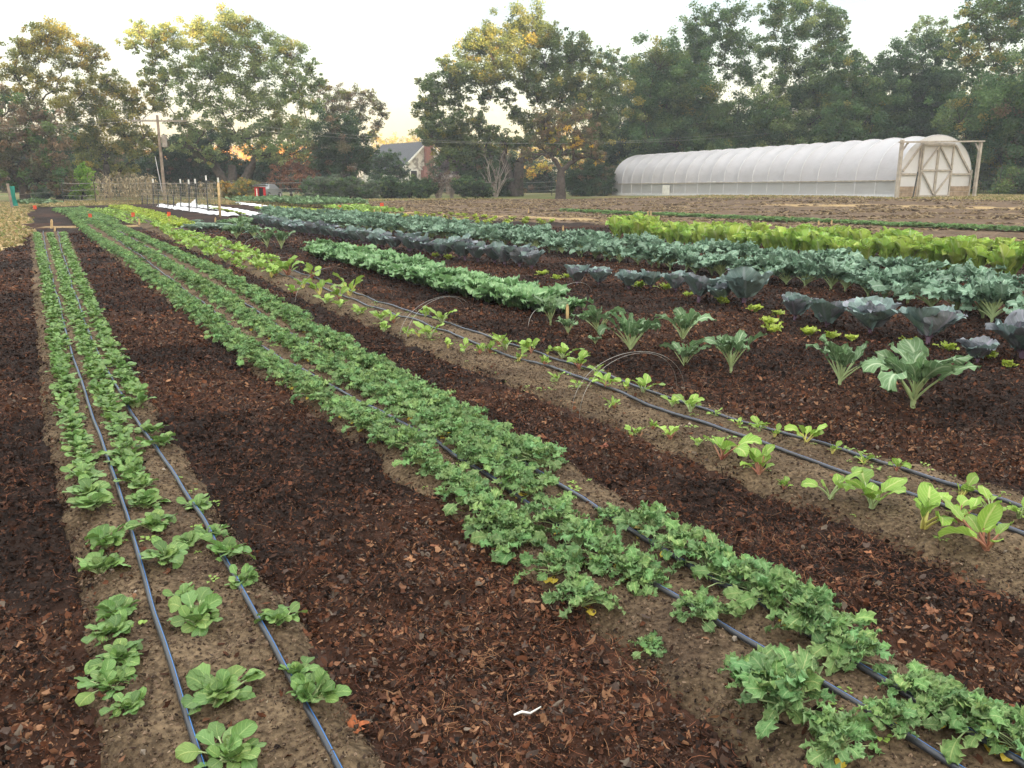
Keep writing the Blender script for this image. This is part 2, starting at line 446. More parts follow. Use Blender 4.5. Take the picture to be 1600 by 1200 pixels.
for nm, (l, r) in bed_edges.items():
    a = smooth_line(l, .1, 12); b = smooth_line(r, .1, 12)
    n = max(len(a), len(b)); t = np.linspace(0, 1, n)
    # match both edges by depth so that cross sections stay across the row
    a = a[np.argsort(a[:, 1])]; b = b[np.argsort(b[:, 1])]
    y0 = max(a[0, 1], b[0, 1]) if False else min(a[0, 1], b[0, 1]); y1 = max(a[-1, 1], b[-1, 1])
    A = np.c_[np.interp(t, np.linspace(0, 1, len(a)), a[:, 0]), np.interp(t, np.linspace(0, 1, len(a)), a[:, 1])]
    B = np.c_[np.interp(t, np.linspace(0, 1, len(b)), b[:, 0]), np.interp(t, np.linspace(0, 1, len(b)), b[:, 1])]
    bed_lines[nm] = (A, B)
def bed_poly(nm):
    A, B = bed_lines[nm]
    return [tuple(p) for p in A[::4]] + [tuple(p) for p in B[::-4]]
BP = {k: bed_poly(k) for k in bed_lines}

# ------------------------------------------------------------------ ground: one sheet to the horizon
Z_MULCH = wpoly([(-900,1300),(-900,372),(0,362),(38,352),(43,324),(250,318),(380,320),(440,322),(600,326),(640,342),(800,346),(880,348),(1100,358),(1300,366),(1700,386),(2300,420),(2600,1300)])
Z_MULCH = [(-9, .2)] + [p for p in Z_MULCH if p[1] > .9 and abs(p[0]) < 60][0:] + [(12, .2)]
Z_MULCH = [(-14, -3), *wpoly([(-500,420),(0,394),(24,384),(38,362),(0,360),(2,359.4),(38,359),(44,324),(250,318),(380,320),(440,322),(600,326),(640,342),(800,346),(880,348),(1100,358),(1300,366),(1700,386),(2300,420)]), (30, -3)]
Z_SOIL = wpoly([(480,317),(590,314.5),(800,311),(950,309),(1180,309),(1400,311.5),(1500,312.5),(1750,314),(2600,325),(2600,440),(1700,386),(1300,366),(1100,358),(880,348),(640,342),(600,326)])
def zones(x, y):
    n1 = (fbm(x * .35, y * .35, 4) - .5); n2 = fbm(x * 1.7 + 40, y * 1.7, 3) - .5
    xx = x + n2 * .5; yy = y + n2 * .8 * np.clip(y / 25, .1, 1)
    mul = in_poly(xx, yy, Z_MULCH).astype(float)
    soil = in_poly(xx, yy + n1 * 1.5, Z_SOIL).astype(float)
    return mul, soil
radii = np.r_[0.0, 0.4, np.exp(np.linspace(math.log(.8), math.log(90), 620)), np.exp(np.linspace(math.log(95), math.log(1500), 30))]
a_f = np.radians(np.arange(-46, 46.01, .2)); a_b = np.radians(np.linspace(46, 314, 70))[1:-1]
ang = np.r_[a_f, a_b]
RR, AA = np.meshgrid(radii, ang, indexing='ij')
GX = RR * np.sin(AA); GY = RR * np.cos(AA)
GZ = gz(GX, GY)
mul, soil = zones(GX, GY)
inbed = np.zeros(GX.shape)
for k in BP: inbed = np.maximum(inbed, in_poly(GX, GY, BP[k]))
nearf = 1 - sstep(12, 45, RR)
lump = (fbm(GX * 5, GY * 5, 4) - .5) * .085 * mul + (fbm(GX * 22, GY * 22, 2) - .5) * .018 * mul * (1 - sstep(6, 14, RR))
furrow = (fbm(GX * 1.2, GY * 1.2, 4) - .5) * .14 * soil * (1 - sstep(50, 80, RR))
GZ = GZ + lump * nearf * (1 - inbed) + furrow - inbed * .03
# ground colour at each place; under the mulch darkened as shadow between pieces
t1 = fbm(GX * .9 + 3, GY * .9, 5)[..., None]; t2 = fbm(GX * 2.7 + 30, GY * 2.7, 4)[..., None]; t3 = fbm(GX * .25, GY * .5 + 8, 4)[..., None]
cm = np.array([.022, .014, .011]) * (1 - sstep(.45, .62, t1)) + np.array([.046, .022, .014]) * sstep(.45, .62, t1)
cm = cm * (.75 + .6 * t2)
cs = np.array([.125, .086, .056]) * (.55 + .95 * t2)
straw = sstep(.55, .72, fbm(GX * .5 + 11, GY * 1.6, 5))[..., None]
cs = cs * (1 - .6 * straw) + np.array([.33, .24, .13]) * .6 * straw
cg = np.array([.20, .17, .075]) * (1 - sstep(.4, .62, t3)) + np.array([.13, .15, .05]) * sstep(.4, .62, t3)
tan = np.exp(-((GX + 16) / 9) ** 2)[..., None] * (GY < 46)[..., None]
cg = cg * (1 - tan) + np.array([.50, .37, .20]) * (.75 + .5 * t2) * tan
m3 = mul[..., None]; s3 = soil[..., None]
col = cg * (1 - m3) * (1 - s3) + cs * s3 * (1 - m3) + cm * m3
# tan trodden strips between the plots
for pl, w in (([(1010,349),(900,343),(780,338),(700,335),(640,334)], .5), ([(100,354.5),(245,351.5)], .45), ([(1700,330),(1400,322),(1200,320)], .7)):
    Q = smooth_line(pl, .4); d = dist_line(GX, GY, Q)
    wgt = (1 - sstep(w * .5, w * 1.5, d + (t2[..., 0] - .5) * .8))[..., None]
    col = col * (1 - wgt) + np.array([.36, .255, .13]) * (.7 + .6 * t2) * wgt
nr, na = GX.shape
i = np.arange(nr - 1)[:, None] * na; j = np.arange(na)[None]
F = np.stack([i + j, i + na + j, i + na + (j + 1) % na, i + (j + 1) % na], -1).reshape(-1, 4)
MT['ground'] = vcol_mat("field_ground", rough=.95, noise=.45, nscale=14, bump=1.0, bscale=22, spec=.12)
g = MB(); g.add(np.stack([GX, GY, GZ], -1).reshape(-1, 3), F, np.zeros((GX.size, 2)), col.reshape(-1, 3))
tag(g.build("ground", MT['ground']), kind='structure')

# ------------------------------------------------------------------ raised soil beds
def bed_soil_mat():
    m, nt, out = mat_new("bed_soil"); Lk = nt.links.new
    b = N(nt, "ShaderNodeBsdfPrincipled"); b.inputs['Roughness'].default_value = .95; b.inputs['Specular IOR Level'].default_value = .12
    tc = N(nt, "ShaderNodeTexCoord")
    def noise(s, d=8, dist=0):
        n = N(nt, "ShaderNodeTexNoise"); n.inputs['Scale'].default_value = s; n.inputs['Detail'].default_value = d; n.inputs['Distortion'].default_value = dist
        Lk(tc.outputs['Object'], n.inputs['Vector']); return n.outputs[0]
    r = N(nt, "ShaderNodeValToRGB"); Lk(noise(3.2, 10), r.inputs[0])
    e = r.color_ramp.elements
    e[0].position = .3; e[0].color = (.075, .052, .036, 1); e[1].position = .72; e[1].color = (.180, .132, .086, 1)
    x = r.color_ramp.elements.new(.5); x.color = (.120, .088, .057, 1)
    r2 = N(nt, "ShaderNodeValToRGB"); Lk(noise(55, 4), r2.inputs[0])
    e = r2.color_ramp.elements; e[0].position = .36; e[0].color = (.45, .42, .4, 1); e[1].position = .66; e[1].color = (1.5, 1.45, 1.35, 1)
    mx = N(nt, "ShaderNodeMix"); mx.data_type = 'RGBA'; mx.blend_type = 'MULTIPLY'; mx.inputs[0].default_value = .8
    Lk(r.outputs[0], mx.inputs[6]); Lk(r2.outputs[0], mx.inputs[7]); Lk(mx.outputs[2], b.inputs['Base Color'])
    bp = N(nt, "ShaderNodeBump"); bp.inputs['Strength'].default_value = .8; bp.inputs['Distance'].default_value = .02
    Lk(noise(38, 8, 0), bp.inputs['Height'])
    bp2 = N(nt, "ShaderNodeBump"); bp2.inputs['Strength'].default_value = .8; bp2.inputs['Distance'].default_value = .006
    Lk(noise(110, 4), bp2.inputs['Height']); Lk(bp.outputs[0], bp2.inputs['Normal']); Lk(bp2.outputs[0], b.inputs['Normal'])
    Lk(b.outputs[0], out.inputs[0]); return m
MT['soil'] = bed_soil_mat()
BED_SURF = {}
def make_bed(nm):
    A, B = bed_lines[nm]
    W = 30
    n = len(A)
    t = np.linspace(0, 1, n)
    # finer near the camera
    u = np.linspace(-.12, 1.12, W)
    X = A[:, None, 0] * (1 - u) + B[:, None, 0] * u
    Y = A[:, None, 1] * (1 - u) + B[:, None, 1] * u
    uu = (u[None] * 2 - 1) + (fbm(X * 3, Y * 3, 3) - .5) * .35
    prof = BED_H * (1 - np.clip(np.abs(uu), 0, 1.3) ** 5)
    Z = gz(X, Y) + prof + (fbm(X * 11, Y * 11, 4) - .5) * .045 + (fbm(X * 3.5, Y * 3.5 + 9, 2) - .5) * .03
    i = np.arange(n - 1)[:, None] * W; j = np.arange(W - 1)[None]
    F = np.stack([i + j, i + j + 1, i + W + j + 1, i + W + j], -1).reshape(-1, 4)
    m = MB(); m.add(np.stack([X, Y, Z], -1).reshape(-1, 3), F)
    return m, (X, Y, Z)
for nm in bed_lines:
    # resample near stretch finely
    A, B = bed_lines[nm]
    s = np.r_[0, np.cumsum(np.hypot(*np.diff((A + B) / 2, axis=0).T))]
    st = np.concatenate([np.arange(0, min(8, s[-1]), .025), np.arange(8, s[-1], .1)]) if s[-1] > 8 else np.arange(0, s[-1], .03)
    bed_lines[nm] = tuple(np.c_[np.interp(st, s, P[:, 0]), np.interp(st, s, P[:, 1])] for P in (A, B))
    m, srf = make_bed(nm)
    BED_SURF[nm] = srf
    o = m.build(nm, MT['soil']); tag(o, kind='structure')
def bed_at(x, y):
    """height of the soil here: bed if on one, else mulch"""
    for nm, poly in BP.items():
        if in_poly(np.array([x]), np.array([y]), poly)[0]:
            X, Y, Z = BED_SURF[nm]
            k = np.argmin((X - x) ** 2 + (Y - y) ** 2)
            return float(Z.ravel()[k])
    return float(gz(x, y))

# ------------------------------------------------------------------ leaf mulch, pine straw and crumbs: real little pieces lying on the paths
def wedge_points(n_dens, r0, r1, half=math.radians(34)):
    area = half * (r1 * r1 - r0 * r0)
    n = int(area * n_dens)
    r = np.sqrt(rng.uniform(r0 * r0, r1 * r1, n)); a = rng.uniform(-half, half, n)
    return r * np.sin(a), r * np.cos(a), r
def ground_h(x, y):
    # the same surface as the sheet above
    r = np.hypot(x, y); nf = 1 - sstep(12, 45, r)
    return gz(x, y) + ((fbm(x * 5, y * 5, 4) - .5) * .085 + (fbm(x * 22, y * 22, 2) - .5) * .018 * (1 - sstep(6, 14, r))) * nf
MULCH_PAL = np.array([[.010, .007, .006], [.016, .010, .008], [.026, .014, .010], [.036, .018, .012], [.056, .025, .015], [.080, .032, .017], [.048, .030, .022], [.110, .045, .024], [.065, .046, .038], [.135, .066, .038], [.10, .078, .06], [.19, .10, .055]])
def rand_rot(n, tilt):
    """rotation matrices: spin about z, then tilt by up to tilt radians"""
    a = rng.uniform(0, 2 * PI, n); b = rng.normal(0, tilt, n); c = rng.normal(0, tilt, n)
    ca, sa, cb, sb, cc, sc = np.cos(a), np.sin(a), np.cos(b), np.sin(b), np.cos(c), np.sin(c)
    Rz = np.zeros((n, 3, 3)); Rz[:, 0, 0] = ca; Rz[:, 0, 1] = -sa; Rz[:, 1, 0] = sa; Rz[:, 1, 1] = ca; Rz[:, 2, 2] = 1
    Rx = np.zeros((n, 3, 3)); Rx[:, 0, 0] = 1; Rx[:, 1, 1] = cb; Rx[:, 1, 2] = -sb; Rx[:, 2, 1] = sb; Rx[:, 2, 2] = cb
    Ry = np.zeros((n, 3, 3)); Ry[:, 1, 1] = 1; Ry[:, 0, 0] = cc; Ry[:, 0, 2] = sc; Ry[:, 2, 0] = -sc; Ry[:, 2, 2] = cc
    return np.einsum('nij,njk,nkl->nil', Rx, Ry, Rz)
def flakes(m, x, y, z, size, tilt=.5, pal=MULCH_PAL, pick=None, k=7, bright=None):
    n = len(x)
    if n == 0: return
    th = np.arange(k) * 2 * PI / k
    rad = rng.uniform(.3, 1.2, (n, k)) ** .9 * size[:, None]
    asp = rng.uniform(.12, .95, n)
    P = np.zeros((n, k + 1, 3))
    P[:, 1:, 0] = rad * np.cos(th); P[:, 1:, 1] = rad * np.sin(th) * asp[:, None]
    curl = rng.uniform(-.5, .9, n) * size
    P[:, 1:, 2] = curl[:, None] * (rad / size[:, None]) ** 2 * .55 + rng.normal(0, .10, (n, k)) * size[:, None]
    P = np.einsum('nij,nkj->nki', rand_rot(n, tilt), P)
    P += np.stack([x, y, z], -1)[:, None]
    base = np.arange(n)[:, None, None] * (k + 1)
    tri = np.array([[0, 1 + i, 1 + (i + 1) % k] for i in range(k)])[None]
    F = (base + tri).reshape(-1, 3)
    if pick is None: pick = np.full(n, .5)
    idx = np.clip((rng.beta(1.5, 3.0, n) * len(pal) * (.55 + .9 * pick)).astype(int), 0, len(pal) - 1)
    c = pal[idx] * rng.uniform(.7, 1.3, (n, 1))
    if bright is not None: c = c * bright[:, None]
    m.add(P.reshape(-1, 3), F, None, np.repeat(c, k + 1, 0))
def straws(m, x, y, z, ln, w, tilt=.35, col=np.array([[.13, .045, .025], [.20, .075, .036], [.27, .14, .07], [.06, .03, .02], [.09, .035, .022]])):
    n = len(x); k = 4
    t = np.linspace(-.5, .5, k)
    P = np.zeros((n, k, 2, 3))
    bend = rng.normal(0, .22, n)
    P[..., 0] = (t[None] * ln[:, None])[..., None]
    P[..., 1] = (bend[:, None] * ln[:, None] * (t * t * 4 - 1)[None])[..., None] + np.array([-.5, .5])[None, None] * w[:, None, None]
    P[..., 2] = (-(t * t) * ln[:, None] * rng.uniform(-.3, .5, n)[:, None])[..., None]
    P = np.einsum('nij,nabj->nabi', rand_rot(n, tilt), P) + np.stack([x, y, z], -1)[:, None, None]
    base = np.arange(n)[:, None, None] * (2 * k)
    q = np.array([[2 * i, 2 * i + 1, 2 * i + 3, 2 * i + 2] for i in range(k - 1)])[None]
    c = col[rng.integers(0, len(col), n)] * rng.uniform(.7, 1.3, (n, 1))
    m.add(P.reshape(-1, 3), (base + q).reshape(-1, 4), None, np.repeat(c, 2 * k, 0))
def on_mulch(x, y):
    mu, so = zones(x, y)
    ok = mu > .5
    nz = (fbm(x * 6, y * 6, 3) - .5) * .26 + rng.normal(0, .06, len(x))
    for k, p in BP.items(): ok &= ~in_poly(x + nz, y + nz * .6, p)
    return ok
lm = MB(); ps = MB()
QF = 1.0
for r0, r1, dens, s0, s1 in ((1.5, 3.2, 11500, .0045, .022), (3.2, 5.5, 7600, .0056, .022), (5.5, 9, 2900, .009, .027), (9, 15, 900, .014, .034), (15, 26, 190, .024, .05)):
    x, y, r = wedge_points(dens * QF, r0, r1, math.radians(46 if r0 < 12 else 36))
    ok = on_mulch(x, y); x, y = x[ok], y[ok]
    z = ground_h(x, y) + rng.uniform(.0, .026, len(x))
    big = rng.random(len(x)) ** 3.2
    pk = sstep(.35, .65, fbm(x * .9 + 3, y * .9, 4)) * .9 + .25 * (fbm(x * 4, y * 4, 2))
    flakes(lm, x, y, z, s0 + (s1 - s0) * big, .62, pick=pk, bright=1.1 + .7 * fbm(x * 1.7 + 50, y * 1.7, 3))
tag(lm.build("leaf_mulch", vcol_mat("mulch_pieces", rough=.8, spec=.14, trans=.12), smooth=False), 'dark shredded leaf mulch covering the paths between the beds', kind='stuff')
for r0, r1, dens in ((1.5, 3.5, 3200), (3.5, 7, 1500), (7, 12, 350)):
    x, y, r = wedge_points(dens * QF, r0, r1)
    ok = on_mulch(x, y) & (rng.random(len(x)) < sstep(.50, .62, fbm(x * 1.3 + 3, y * 1.3, 4)) * .95 + .07); x, y = x[ok], y[ok]
    z = ground_h(x, y) + rng.uniform(.006, .022, len(x))
    straws(ps, x, y, z, rng.uniform(.02, .075, len(x)), np.full(len(x), .0010) * (1 + (np.hypot(x, y) / 6)))
tag(ps.build("pine_straw", vcol_mat("pine_needles", rough=.8), smooth=False), 'reddish pine straw strewn over the mulch', kind='stuff')
# crumbs of soil and dead leaf on the beds
def clods(m, x, y, z, s, pal):
    n = len(x)
    O = np.array([[1, 0, 0], [0, 1, 0], [-1, 0, 0], [0, -1, 0], [0, 0, .8], [0, 0, -.8]], float)[None] * (s[:, None, None] * rng.uniform(.5, 1.2, (n, 6, 1)))
    V = np.einsum('nij,nkj->nki', rand_rot(n, .8), O) + np.stack([x, y, z], -1)[:, None]
    F = np.array([[0, 1, 4], [1, 2, 4], [2, 3, 4], [3, 0, 4], [1, 0, 5], [2, 1, 5], [3, 2, 5], [0, 3, 5]])[None] + np.arange(n)[:, None, None] * 6
    c = pal[rng.integers(0, len(pal), n)] * rng.uniform(.7, 1.2, (n, 1))
    m.add(V.reshape(-1, 3), F.reshape(-1, 3), None, np.repeat(c, 6, 0))
cr_ = MB()
SOIL_PAL = np.array([[.05, .035, .026], [.09, .062, .042], [.13, .09, .06], [.18, .125, .085], [.26, .19, .13], [.34, .28, .2]])
for nm, poly in BP.items():
    X, Y, Z = BED_SURF[nm]
    for r0, r1, dens, s0, s1 in ((1.5, 3.5, 7500, .002, .009), (3.5, 7, 3000, .003, .010), (7, 13, 600, .005, .013)):
        x, y, r = wedge_points(dens, r0, r1)
        ok = in_poly(x, y, poly); x, y = x[ok], y[ok]
        if len(x) == 0: continue
        # nearest surface height by the same formula, through the local cross section
        A, B = bed_lines[nm]
        mid = (A + B) / 2
        k = np.argmin((mid[None, :, 0] - x[:, None]) ** 2 + (mid[None, :, 1] - y[:, None]) ** 2, 1)
        d = B[k] - A[k]; u = ((x - A[k, 0]) * d[:, 0] + (y - A[k, 1]) * d[:, 1]) / (d ** 2).sum(1)
        uu = u * 2 - 1 + (fbm(x * 3, y * 3, 3) - .5) * .35
        z = gz(x, y) + BED_H * (1 - np.clip(np.abs(uu), 0, 1.3) ** 5) + (fbm(x * 11, y * 11, 4) - .5) * .045 + (fbm(x * 3.5, y * 3.5 + 9, 2) - .5) * .03
        flakes(cr_, x, y, z + .002, s0 + (s1 - s0) * rng.random(len(x)) ** 2.5, .5, pal=SOIL_PAL, k=5)
        clods(cr_, x, y, z, rng.uniform(.0015, .010, len(x)) * (1 + r0 / 6) * rng.random(len(x)) ** 1.2, SOIL_PAL[:4])
        sel = rng.random(len(x)) < .018
        flakes(cr_, x[sel], y[sel], z[sel] + .006, rng.uniform(.008, .02, sel.sum()), .4, pal=MULCH_PAL, k=7, pick=np.full(sel.sum(), 1.0))
for _ in range(90):
    nm = list(BP)[_ % 3]; A, B = bed_lines[nm]; k = rng.integers(0, 160); u = rng.uniform(.1, .9); p = A[k] * (1 - u) + B[k] * u
    clods(cr_, np.array([p[0]]), np.array([p[1]]), np.array([gz(*p) + BED_H + .004]), np.array([rng.uniform(.006, .016)]), np.array([[.30, .25, .20], [.22, .17, .12], [.12, .09, .06]]))
tag(cr_.build("soil_crumbs", vcol_mat("soil_crumb", rough=.95, spec=.1), smooth=False), 'crumbs of soil and dead leaf on the beds', kind='stuff')

# ------------------------------------------------------------------ leaves and plants
def leaf(m, ms, base, az, Lf, W, pet=.3, e0=1.1, e1=.2, cup=.15, ruf=0.0, rfreq=5, lobes=0.0, lobn=5, shape='oval', nu=6, nv=9, twist=0.0, wob=.0, stem_r=.003, rg=None, col=None, blis=0.0, droop=0.0, back=0.0):
    """one leaf: petiole (into ms) and blade (into m). e0/e1 = elevation angle at the base and at the tip"""
    rg = rg or rng
    npet = 4
    total = Lf * (1 + pet)
    S = np.r_[np.linspace(0, Lf * pet, npet), Lf * pet + np.linspace(0, Lf, nv)[1:]]
    t = S / total
    el = e0 + (e1 - e0) * t ** 1.3 - droop * np.clip(t - .55, 0, 1) ** 1.5 * 4
    dS = np.diff(S, prepend=0)
    r = np.cumsum(np.cos(el) * dS); z = np.cumsum(np.sin(el) * dS)
    sway = np.cumsum(np.sin(t * 3 + rg.uniform(0, 6)) * wob * dS)
    ca, sa = math.cos(az), math.sin(az)
    ctr = np.stack([r * ca - sway * sa, r * sa + sway * ca, z], -1) + np.array(base)
    side = np.stack([-sa * np.ones_like(t), ca * np.ones_like(t), 0 * t], -1)
    nrm = np.stack([-np.sin(el) * ca, -np.sin(el) * sa, np.cos(el)], -1)
    if twist:
        tw = twist * t
        side, nrm = side * np.cos(tw)[:, None] + nrm * np.sin(tw)[:, None], nrm * np.cos(tw)[:, None] - side * np.sin(tw)[:, None]
    if ms is not None and pet > .02:
        ms.tube(ctr[:npet + 1], np.linspace(stem_r * 1.25, stem_r * .8, npet + 1), n=5)
    b = ctr[npet - 1:]; sd_ = side[npet - 1:]; nm = nrm[npet - 1:]
    v = np.linspace(0, 1, len(b)); u = np.linspace(-1, 1, nu)
    if shape == 'oval': w = np.sin(PI * np.clip(v * .93 + .05, 0, 1)) ** .62 * (1 - .22 * v)
    elif shape == 'round': w = np.sin(PI * np.clip(v * .90 + .06, 0, 1)) ** .45 * (.72 + .28 * np.sin(PI * v * .8 + .3))
    elif shape == 'spat': w = (.22 + .78 * sstep(0, .55, v)) * np.sqrt(np.clip(1 - np.clip((v - .62) / .38, 0, 1) ** 2.4, 0, 1))
    elif shape == 'paddle': w = (.12 + .88 * sstep(.0, .45, v)) * np.sqrt(np.clip(1 - np.clip((v - .5) / .5, 0, 1) ** 2, 0, 1))
    else: w = np.sin(PI * np.clip(v * .95 + .04, 0, 1)) ** .7
    w = w * W / 2 + W * .02
    ph = rg.uniform(0, 6.28, 6)
    V2, U2 = np.meshgrid(v, u, indexing='ij')
    sgn = np.sign(U2) * .9 + .5
    lob = 1 + lobes * np.sin(V2 * lobn * 2 * PI + ph[0] + sgn) * np.abs(U2) ** 1.5
    X = U2 * w[:, None] * lob
    au = np.abs(U2)
    Zo = cup * W * (au ** 1.7) * w[:, None] / (W / 2 + 1e-9)
    if ruf:
        A = ruf * W
        Zo = Zo + A * au ** 2 * (np.sin(V2 * rfreq * 2 * PI + ph[1] + sgn * 1.3) * .6 + np.sin(V2 * rfreq * 2 * PI * 1.9 + ph[2] + sgn * 2) * .4)
        Zo[-1] += A * .7 * np.sin(U2[-1] * 9 + ph[3])
        dL = A * .5 * au ** 2 * np.sin(V2 * rfreq * 2 * PI * 1.3 + ph[4])
    else: dL = 0 * U2
    if blis: Zo = Zo + blis * W * (rg.random(Zo.shape) - .5) * (1 - au ** 4)
    if back: Zo = Zo - back * W * au ** 3
    tang = np.gradient(b, axis=0); tang /= np.linalg.norm(tang, axis=1)[:, None] + 1e-9
    P = b[:, None] + X[..., None] * sd_[:, None] + Zo[..., None] * nm[:, None] + dL[..., None] * tang[:, None]
    nvv = len(v)
    i = np.arange(nvv - 1)[:, None] * nu; j = np.arange(nu - 1)[None]
    F = np.stack([i + j, i + j + 1, i + nu + j + 1, i + nu + j], -1).reshape(-1, 4)
    m.add(P.reshape(-1, 3), F, np.stack([U2 * .5 + .5, V2], -1).reshape(-1, 2), col if col is not None else np.ones(3) * rg.uniform(.82, 1.15))

GA = 2.39996
def R_(a, b): return float(rng.uniform(a, b))
def p_spinach():
    f, st = MB(), MB(); n = rng.integers(27, 36)
    for i in range(n):
        k = i / n
        Lf = (.052 - .014 * k) * R_(.6, 1.06)
        leaf(f, st, (R_(-.012, .012), R_(-.012, .012), 0), i * GA + R_(-.6, .6), Lf, Lf * R_(.68, .95), pet=.75 * (1 - k) + .25,
             e0=.7 + .7 * k + R_(-.15, .15), e1=R_(-.7, .4) + .9 * k, cup=R_(-.12, .22), blis=.075, ruf=.05, rfreq=2.6, shape='paddle', twist=R_(-.8, .8), wob=.4, stem_r=.0019, nu=8, nv=9, droop=R_(0, .4),
             col=np.array([1, 1, 1]) * R_(.7, 1.3) * np.array([R_(.92, 1.15), 1, R_(.85, 1.05)]))
    return f, st, None
def p_kale(small=False):
    f, st, ye = MB(), MB(), MB(); n = rng.integers(40, 52)
    for i in range(n):
        k = i / n
        Lf = (.066 - .020 * k) * R_(.55, 1.25)
        leaf(f, st, (0, 0, .04 * k), i * GA + R_(-.5, .5), Lf, Lf * R_(.62, .9), pet=1.15 * (1 - k) + .45, e0=.70 + .65 * k + R_(-.2, .2), e1=R_(-.8, .1) + 1.0 * k, cup=R_(-.1, .2),
             ruf=.30, rfreq=3.4, lobes=.26, lobn=5, shape='paddle', twist=R_(-.9, .9), wob=.4, stem_r=.0020, nu=9, nv=15, droop=R_(.1, .6), blis=.05,
             col=np.array([1, 1, 1]) * R_(.72, 1.3) * np.array([R_(.9, 1.2), 1, R_(.85, 1.1)]))
    for i in range(rng.integers(0, 4)):
        leaf(ye, ye, (0, 0, 0), R_(0, 6.28), .042, .036, pet=.9, e0=.35, e1=-.5, ruf=.08, shape='paddle', nu=5, nv=7, stem_r=.0016)
    return f, st, (ye if ye.n else None)
def p_chard(n=None, s=1.0):
    f, st = MB(), MB(); n = n or rng.integers(7, 12)
    for i in range(n):
        k = i / n
        Lf = .085 * R_(.55, 1.25) * (1 - .2 * k)
        leaf(f, st, (R_(-.006, .006), R_(-.006, .006), 0), i * GA + R_(-.7, .7), Lf, Lf * R_(.58, .8), pet=R_(.5, 1.0), e0=1.1 + .35 * k, e1=R_(-.4, .7) + .6 * k,
             cup=R_(-.05, .25), ruf=.08, rfreq=2.6, shape='paddle', twist=R_(-.9, .9), wob=.35, stem_r=.0034, nu=7, nv=10, droop=R_(0, .5), blis=.03, col=np.ones(3) * R_(.7, 1.25))
    return f, st, None
def p_savoy():
    f, st = MB(), MB(); n = rng.integers(20, 26)
    for i in range(n):
        k = i / n
        leaf(f, st, (0, 0, 0), i * GA + R_(-.5, .5), (.19 - .08 * k) * R_(.7, 1.12), (.17 - .05 * k) * R_(.8, 1.12), pet=.35 * (1 - k) + .05, e0=1.05 + .4 * k, e1=R_(-.5, .2) + 1.2 * k, cup=.12,
             ruf=.15, rfreq=3.5, shape='round', twist=R_(-.3, .3), stem_r=.006, nu=9, nv=12, droop=R_(.1, .5), blis=.05)
    return f, st, None
def p_collard(n=None):
    f, st = MB(), MB(); n = n or rng.integers(15, 21)
    st.tube([(0, 0, -.03), (R_(-.005, .005), 0, .04), (0, 0, .09)], [.011, .011, .007], n=7)
    for i in range(n):
        k = i / n
        Lf = (.215 - .07 * k) * R_(.75, 1.08)
        leaf(f, st, (0, 0, .02 + .06 * k), i * GA + R_(-.5, .5), Lf, Lf * R_(.40, .56), pet=.62 * (1 - k) + .25, e0=1.05 + .4 * k, e1=R_(-.25, .9) + .85 * k,
             cup=R_(-.05, .25), ruf=.17, rfreq=2.9, lobes=.18, lobn=3.2, shape='paddle', twist=R_(-.9, .9), wob=.35, stem_r=.0048, nu=8, nv=15, droop=R_(.0, 1.1) if k < .6 else 0, blis=.02, col=np.ones(3) * R_(.72, 1.25))
    return f, st, None
def p_redcab():
    f, st = MB(), MB(); n = 18
    st.tube([(0, 0, -.03), (0, 0, .05)], [.013, .016], n=7)
    for i in range(n):
        k = i / n
        out = k < .45
        Lf = (.235 if out else .19 - .05 * k) * R_(.8, 1.1)
        leaf(f, st, (0, 0, .03 + .03 * k), i * GA + R_(-.35, .35), Lf, Lf * R_(.85, 1.08), pet=.14, e0=.75 + .3 * k, e1=(R_(.5, 1.25) if out else R_(1.3, 1.9)), cup=.30,
             ruf=.07, rfreq=2.6, shape='round', twist=R_(-.4, .4), stem_r=.007, nu=9, nv=11, droop=R_(-.3, .45) if out else -.1, back=R_(0, .15), blis=.02,
             col=(np.array([.92, 1.10, 1.0]) if rng.random() < .6 and out else np.array([1.0, .94, 1.03])) * R_(.75, 1.3))
    return f, st, None
def p_bluekale():
    f, st = MB(), MB(); n = rng.integers(28, 36)
    st.tube([(0, 0, -.03), (0, 0, .09)], [.011, .010], n=6)
    for i in range(n):
        k = i / n
        Lf = (.165 - .05 * k) * R_(.6, 1.2)
        leaf(f, st, (0, 0, .02 + .09 * k), i * GA + R_(-.5, .5), Lf, Lf * R_(.5, .68), pet=.6 * (1 - k) + .25, e0=.95 + .45 * k + R_(-.1, .1), e1=R_(-.4, .5) + .9 * k, cup=R_(-.1, .15),
             ruf=.24, rfreq=3.4, lobes=.30, lobn=4, shape='paddle', twist=R_(-.9, .9), wob=.4, stem_r=.0045, nu=8, nv=15, droop=R_(.0, .8), blis=.03, col=np.ones(3) * R_(.72, 1.28))
    return f, st, None
def p_romaine():
    f, st = MB(), MB(); n = rng.integers(18, 23)
    for i in range(n):
        k = i / n
        Lf = (.30 - .05 * k) * R_(.75, 1.1)
        leaf(f, st, (R_(-.02, .02), R_(-.02, .02), 0), i * GA + R_(-.4, .4), Lf, Lf * R_(.48, .62), pet=.03, e0=1.1 + .35 * k, e1=R_(.7, 1.3) + .35 * k, cup=.25,
             ruf=.10, rfreq=3, shape='spat', twist=R_(-.5, .5), stem_r=.006, nu=9, nv=13, droop=R_(.0, 1.1) * (1 - k), blis=.05, col=np.ones(3) * R_(.72, 1.25) * np.array([R_(.85, 1.1), 1, 1]))
    return f, st, None
